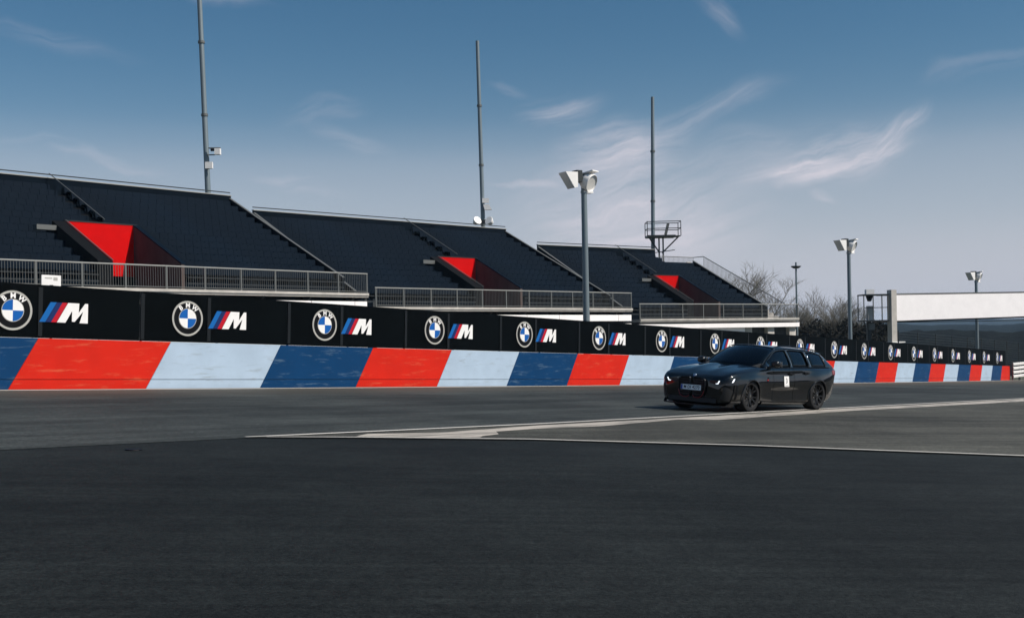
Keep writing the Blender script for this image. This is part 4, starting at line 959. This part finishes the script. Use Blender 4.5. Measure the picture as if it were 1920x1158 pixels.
# doors, bonnet, lamps as pieces of the skin
for s_ in (1, -1):
    d1 = patch('door', M['paint'], .50, -.37, 1.15, 4.93, .004, s_, 14, 16); d2 = patch('door', M['paint'], -.385, -1.02, 1.15, 4.93, .004, s_, 12, 16)
    for d_, hx in ((d1, -.24), (d2, -.90)):
        p = body(hx, 4.05); MB().box(mir(p + Vector((0, .022, .0)), s_), (.20, .035, .032)).build('door_handle', M['gloss_trim'], d_)
        MB().box(mir(p + Vector((0, .006, -.004)), s_), (.13, .012, .07)).build('handle_recess', M['ink'], d_)
    patch('side_skirt', M['gloss_trim'], .95, -.98, .15, 1.08, .022, s_, 14, 5, thick=.03)
    # wheel-arch lip follows the flare
    for wx in (WB, -WB):
        pts = []
        for k in range(25):
            a = R(-14 + 208 * k / 24); X, Z = wx + .380 * math.cos(a), .345 + .380 * math.sin(a); lo, hi = 0.0, 5.0
            for _ in range(30):
                m_ = (lo + hi) / 2
                if body(X, m_).z < Z: lo = m_
                else: hi = m_
            pts.append(mir(Vector((X, body(X, lo).y + .003, Z)), s_))
        MB().tube(pts, .014, 6).build('arch_lip', M['paint'], car, smooth=True)
    hl = patch('headlight', M['gloss_trim'], 2.22, 1.80, 3.62, 4.62, .006, s_, 12, 6, fx=lambda u, w: (2.278 - .42 * u, 3.30 + .45 * u + (.72 - .42 * u) * w))
    def bar(pts, parent=hl):   # slim light bar on the flat nose, points as (y, z)
        MB().prism([Vector((2.287, y * s_, z)) for y, z in pts], (.008, 0, 0)).build('daytime_light', M['drl'], parent)
    MB().prism([Vector((2.281, y * s_, z)) for y, z in ((.40, .655), (.44, .625), (.70, .60), (.70, .685), (.46, .69))], (.004, 0, 0)).build('headlight_lens', M['gloss_trim'], hl)
    bar([(.625, .614), (.648, .612), (.688, .684), (.664, .686)]); bar([(.590, .614), (.624, .614), (.624, .626), (.590, .628)])
    for (xa, va, xb, vb, wd) in ((2.135, 3.40, 2.075, 3.84, .022), (2.175, 3.46, 2.215, 3.44, .07)):
        if wd < .03: patch('daytime_light', M['drl'], 0, 0, 0, 0, .013, s_, 2, 4, fx=lambda u, w: (xa + (xb - xa) * w - .035 * u, va + (vb - va) * w), parent=hl, thick=.006)
    patch('side_intake', M['trim'], 0, 0, 0, 0, .004, s_, 8, 6, fx=lambda u, w: (2.265 - .17 * u, 1.15 + 1.75 * w * (1 - .35 * u)))
    patch('air_curtain', M['ink'], 0, 0, 0, 0, .006, s_, 4, 6, fx=lambda u, w: (2.03 - .05 * u - .02 * w, 1.4 + 1.5 * w))
    patch('intake_fin', M['gloss_trim'], 0, 0, 0, 0, .020, s_, 4, 6, fx=lambda u, w: (2.12 - .018 * u - .05 * w, 1.1 + 1.9 * w), thick=.02)
    patch('wing_vent', M['ink'], 0, 0, 0, 0, .005, s_, 3, 6, fx=lambda u, w: (.80 - .06 * u - .05 * w, 3.0 + .75 * w))
    patch('wing_badge', M['accent_red'], 0, 0, 0, 0, .009, s_, 2, 3, fx=lambda u, w: (.80 - .05 * u - .02 * w, 3.30 + .16 * w))
    patch('tail_light', M['tail_red'], -2.18, -2.49, 3.7, 4.4, .006, s_, 8, 5)
    # mirror
    mr = MB(); prof = [(-.10, .05, .055), (-.06, .085, .075), (.02, .10, .08), (.08, .085, .07), (.115, .04, .035)]; rr = []
    for dx, hy, hz in prof: rr.append([Vector((.56 + dx, .985 + hy * math.copysign(abs(math.cos(a)) ** .7, math.cos(a)), 1.078 + hz * math.copysign(abs(math.sin(a)) ** .8, math.sin(a)))) for a in lin(0, 2 * math.pi * 15 / 16, 15)])
    vs = [mir(p, s_) for r_ in rr for p in r_]; fs = [(i * 16 + j, i * 16 + (j + 1) % 16, (i + 1) * 16 + (j + 1) % 16, (i + 1) * 16 + j) for i in range(4) for j in range(16)] + [tuple(range(16)), tuple(reversed(range(64, 80)))]
    mo = mr.add(vs, fs).build('door_mirror', M['gloss_trim'], car, smooth='auto')
    MB().prism([mir(Vector(p), s_) for p in ((.62, .80, .985), (.52, .80, .985), (.52, .93, 1.03), (.59, .93, 1.03))], (0, 0, .03)).build('mirror_arm', M['gloss_trim'], mo)
    MB().b2(*[tuple(v) for v in (mir(Vector((.445, .91, 1.02)), s_), mir(Vector((.465, 1.06, 1.13)), s_))]).build('mirror_glass', M['chrome'], mo)
patch('bonnet', M['paint'], 0, 0, 0, 0, .004, 1, 18, 12, fx=lambda u, w: (2.20 - 1.13 * u, 5.12 + 1.88 * w)); patch('bonnet', M['paint'], 0, 0, 0, 0, .004, -1, 18, 12, fx=lambda u, w: (2.20 - 1.13 * u, 5.12 + 1.88 * w))
# twin grille
XF = 2.283
for s_ in (1, -1):
    o = [(.040, .705), (.07, .735), (.25, .727), (.33, .69), (.352, .60), (.335, .45), (.285, .34), (.21, .30), (.09, .30), (.05, .34), (.040, .45)]
    gl = MB().prism([Vector((XF + .002, y * s_, z)) for y, z in o], (.045, 0, 0)).build('grille', M['ink'], car)
    MB().tube([Vector((XF + .052, y * s_, z)) for y, z in o], .015, 6, closed=True).build('grille_frame', M['gloss_trim'], gl, smooth=True)
    for k in range(7):
        z = .36 + k * .052; MB().b2((XF + .046, min(.05 * s_, .31 * s_), z), (XF + .058, max(.05 * s_, .31 * s_), z + .014)).build('grille_bar', M['gloss_trim'], gl)
    MB().tube([Vector((XF + .066, y * s_, z)) for y, z in [(.335, .45), (.285, .338), (.21, .296), (.09, .296), (.05, .336)]], .006, 5).build('red_accent', M['accent_red'], gl)
MB().b2((XF + .003, -.62, .20), (XF + .012, .62, .30)).build('lower_intake', M['trim'], car)
# number plate
pl = MB().b2((XF + .070, -.26, .452), (XF + .082, .26, .562)).build('number_plate', M['plate'], car)
MB().b2((XF + .0825, -.256, .456), (XF + .0835, -.214, .558)).build('country_strip', M['plate_blue'], pl)
def lettering(txt, size, m, parent, fr, name='lettering', bold=0.0):
    t = text_mb(txt, size, .0004, bold); t.v = [fr @ v for v in t.v]; return t.build(name, m, parent, recalc=False)
fr = frame((XF + .084, .022, .507), Vector((0, 1, 0)), Vector((0, 0, 1)), Vector((1, 0, 0)))
lettering('M DI 4270', .098, M['ink'], pl, fr @ Matrix.Diagonal((.98, 1, 1, 1)), bold=.0008)
# the front of the car faces the viewer, so left-hand print starts at the car's right (-y)
q = MB().lathe([(0, .012), (.034, .010), (.041, .0)], 20, 'z').build('badge', M['chrome'], car); q.matrix_basis = frame(body(2.235, 7) + Vector((0, 0, .006)), Vector((.3, 0, -.95)).normalized(), Vector((0, 1, 0)), Vector((.95, 0, .3)).normalized())
for k in range(4):
    a0 = k * math.pi / 2; MB().prism([(0, 0, .0125)] + [(.024 * math.cos(a0 + i * math.pi / 12), .024 * math.sin(a0 + i * math.pi / 12), .0125) for i in range(7)], (0, 0, .002)).build('badge_quadrant', M['plate_blue'] if k % 2 else M['print_white'], q)
# splitter
pts = [(2.02, .86), (2.16, .84), (2.29, .75), (2.37, .56), (2.40, .25)]
MB().prism([Vector((x, y, .135)) for x, y in pts] + [Vector((x, -y, .135)) for x, y in reversed(pts)], (0, 0, .022)).build('front_splitter', M['gloss_trim'], car)
for s_ in (1, -1): MB().prism([Vector(p) for p in ((2.02, .86 * s_, .158), (2.24, .79 * s_, .158), (2.10, .85 * s_, .235), (2.02, .865 * s_, .235))], (0, .012 * s_, 0)).build('splitter_fin', M['gloss_trim'], car)
MB().b2((-2.50, -.55, .24), (-2.2, .55, .40)).build('rear_diffuser', M['trim'], car)
for y in (-.48, -.34, .34, .48): MB().lathe([(.038, -.06), (.045, -.06), (.045, .06), (.038, .06)], 16, 'y', closed=True).build('tailpipe', M['rim'], car, smooth='auto').matrix_basis = frame((-2.50, y, .33), Vector((0, 1, 0)), Vector((1, 0, 0)), Vector((0, 0, -1)))
# start number on the door
p, nn = body(-.02, 3.25), bnorm(-.02, 3.25); upv = (body(-.02, 3.4) - body(-.02, 3.1)).normalized(); rx = upv.cross(nn).normalized()
fr = frame(p + nn * .009, rx, upv, nn)
stk = MB(); stk.box((0, 0, 0), (.20, .235, .002)); stk.v = [fr @ v for v in stk.v]; stk = stk.build('number_sticker', M['print_white'], car)
t3 = text_mb('3', .155, .0006, .002); t3.v = [fr @ (v + Vector((0, .01, .002))) for v in t3.v]; t3.build('digit', M['ink'], stk, recalc=False)
mk = MB(); mk.box((0, -.095, .002), (.14, .018, .001)); mk.v = [fr @ v for v in mk.v]; mk.build('small_print', M['print_silver'], stk)
# wheels
def wheel(x, s_, steer=0.0):
    w = MB().lathe([(.240, -.12), (.255, -.137), (.300, -.142), (.330, -.132), (.345, -.105), (.3465, 0), (.345, .105), (.330, .132), (.300, .142), (.255, .137), (.240, .12)], 48, 'y', closed=True).build('wheel', M['rubber'], car, smooth='auto')
    w.matrix_basis = ROLLC.inverted() @ Matrix.Translation((x, s_ * (TR), .345)) @ Euler((0, R(11), steer if s_ > 0 else steer + math.pi)).to_matrix().to_4x4()
    MB().lathe([(.252, .128), (.246, .120), (.238, .10), (.232, -.10), (.248, -.128)], 40, 'y').build('rim', M['rim'], w, smooth='auto')
    sp = MB()
    for k in range(5):
        for dd in (-.16, .16):
            a0 = 2 * math.pi * k / 5 + dd * .35; a1 = 2 * math.pi * k / 5 + dd * 1.75
            i0, i1 = Vector((.06 * math.cos(a0), .085, .06 * math.sin(a0))), Vector((.243 * math.cos(a1), .112, .243 * math.sin(a1)))
            d = (i1 - i0).normalized(); sd = Vector((0, 1, 0)).cross(d).normalized() * .013
            sp.prism([i0 - sd * 1.2, i0 + sd * 1.2, i1 + sd, i1 - sd], (0, .022, 0))
    sp.lathe([(0, .07), (.07, .07), (.072, .108), (.03, .116), (0, .116)], 20, 'y'); sp.build('spokes', M['rim'], w, smooth='auto')
    MB().lathe([(.06, .02), (.19, .02), (.19, .045), (.06, .045)], 32, 'y', closed=True).build('brake_disc', M['disc'], w)
    MB().lathe([(0, .1165), (.026, .1165), (.026, .119), (0, .119)], 16, 'y').build('hub_cap', M['chrome'], w)
for x in (WB, -WB):
    for s_ in (1, -1): wheel(x, s_, 0)
MB().b2((-2.0, -.60, .17), (2.0, .60, .30)).build('underbody', M['trim'], car)
# cabin
cb = MB().b2((-2.1, -.70, .965), (.70, .70, .985)).build('cabin_floor', M['cabin'], car)
MB().prism([(.96, -.68, .985), (.55, -.68, .985), (.55, -.68, 1.06), (.74, -.68, 1.07)], (0, 1.4, 0)).build('dashboard', M['cabin'], car)
for y in (.36, -.36):
    st_ = MB().prism([(-.16, y - .23, .985), (-.30, y - .23, .985), (-.40, y - .20, 1.24), (-.30, y - .20, 1.24)], (0, .44, 0)).build('front_seat', M['cabin'], car)
    MB().box((-.37, y, 1.285), (.09, .24, .13)).build('headrest', M['cabin'], st_)
    MB().b2((-.17, y - .2, .987), (-.14, y + .2, 1.05)).build('seat_piping', M['cabin_red'], st_)
MB().prism([(-1.05, -.6, .985), (-1.2, -.6, .985), (-1.28, -.58, 1.20), (-1.2, -.58, 1.20)], (0, 1.2, 0)).build('rear_bench', M['cabin'], car)
MB().tube([Vector((.48 + .05 * math.sin(a), .36 + .17 * math.cos(a), 1.06 + .15 * math.sin(a))) for a in lin(0, 2 * math.pi * 23 / 24, 23)], .014, 6, closed=True).build('steering_wheel', M['cabin'], car, smooth=True)
MB().box((.17, 0, 1.355), (.03, .22, .06)).build('inner_mirror', M['gloss_trim'], car)

# ------------------------------------------------------------------ thin blue air round the whole place
hb = MB().b2((-3800, -3800, -62), (3800, 3800, 46)).build('haze', None); tag(hb, kind='stuff')
hm = bpy.data.materials.new('haze_air'); hm.use_nodes = True; ht = hm.node_tree; ht.nodes.clear()
ho = ht.nodes.new('ShaderNodeOutputMaterial'); hv = ht.nodes.new('ShaderNodeVolumePrincipled')
hv.inputs['Color'].default_value = (.50, .74, 1.0, 1); hv.inputs['Density'].default_value = 0.00014; hv.inputs['Anisotropy'].default_value = 0.0
ht.links.new(hv.outputs[0], ho.inputs['Volume']); hb.data.materials.append(hm)
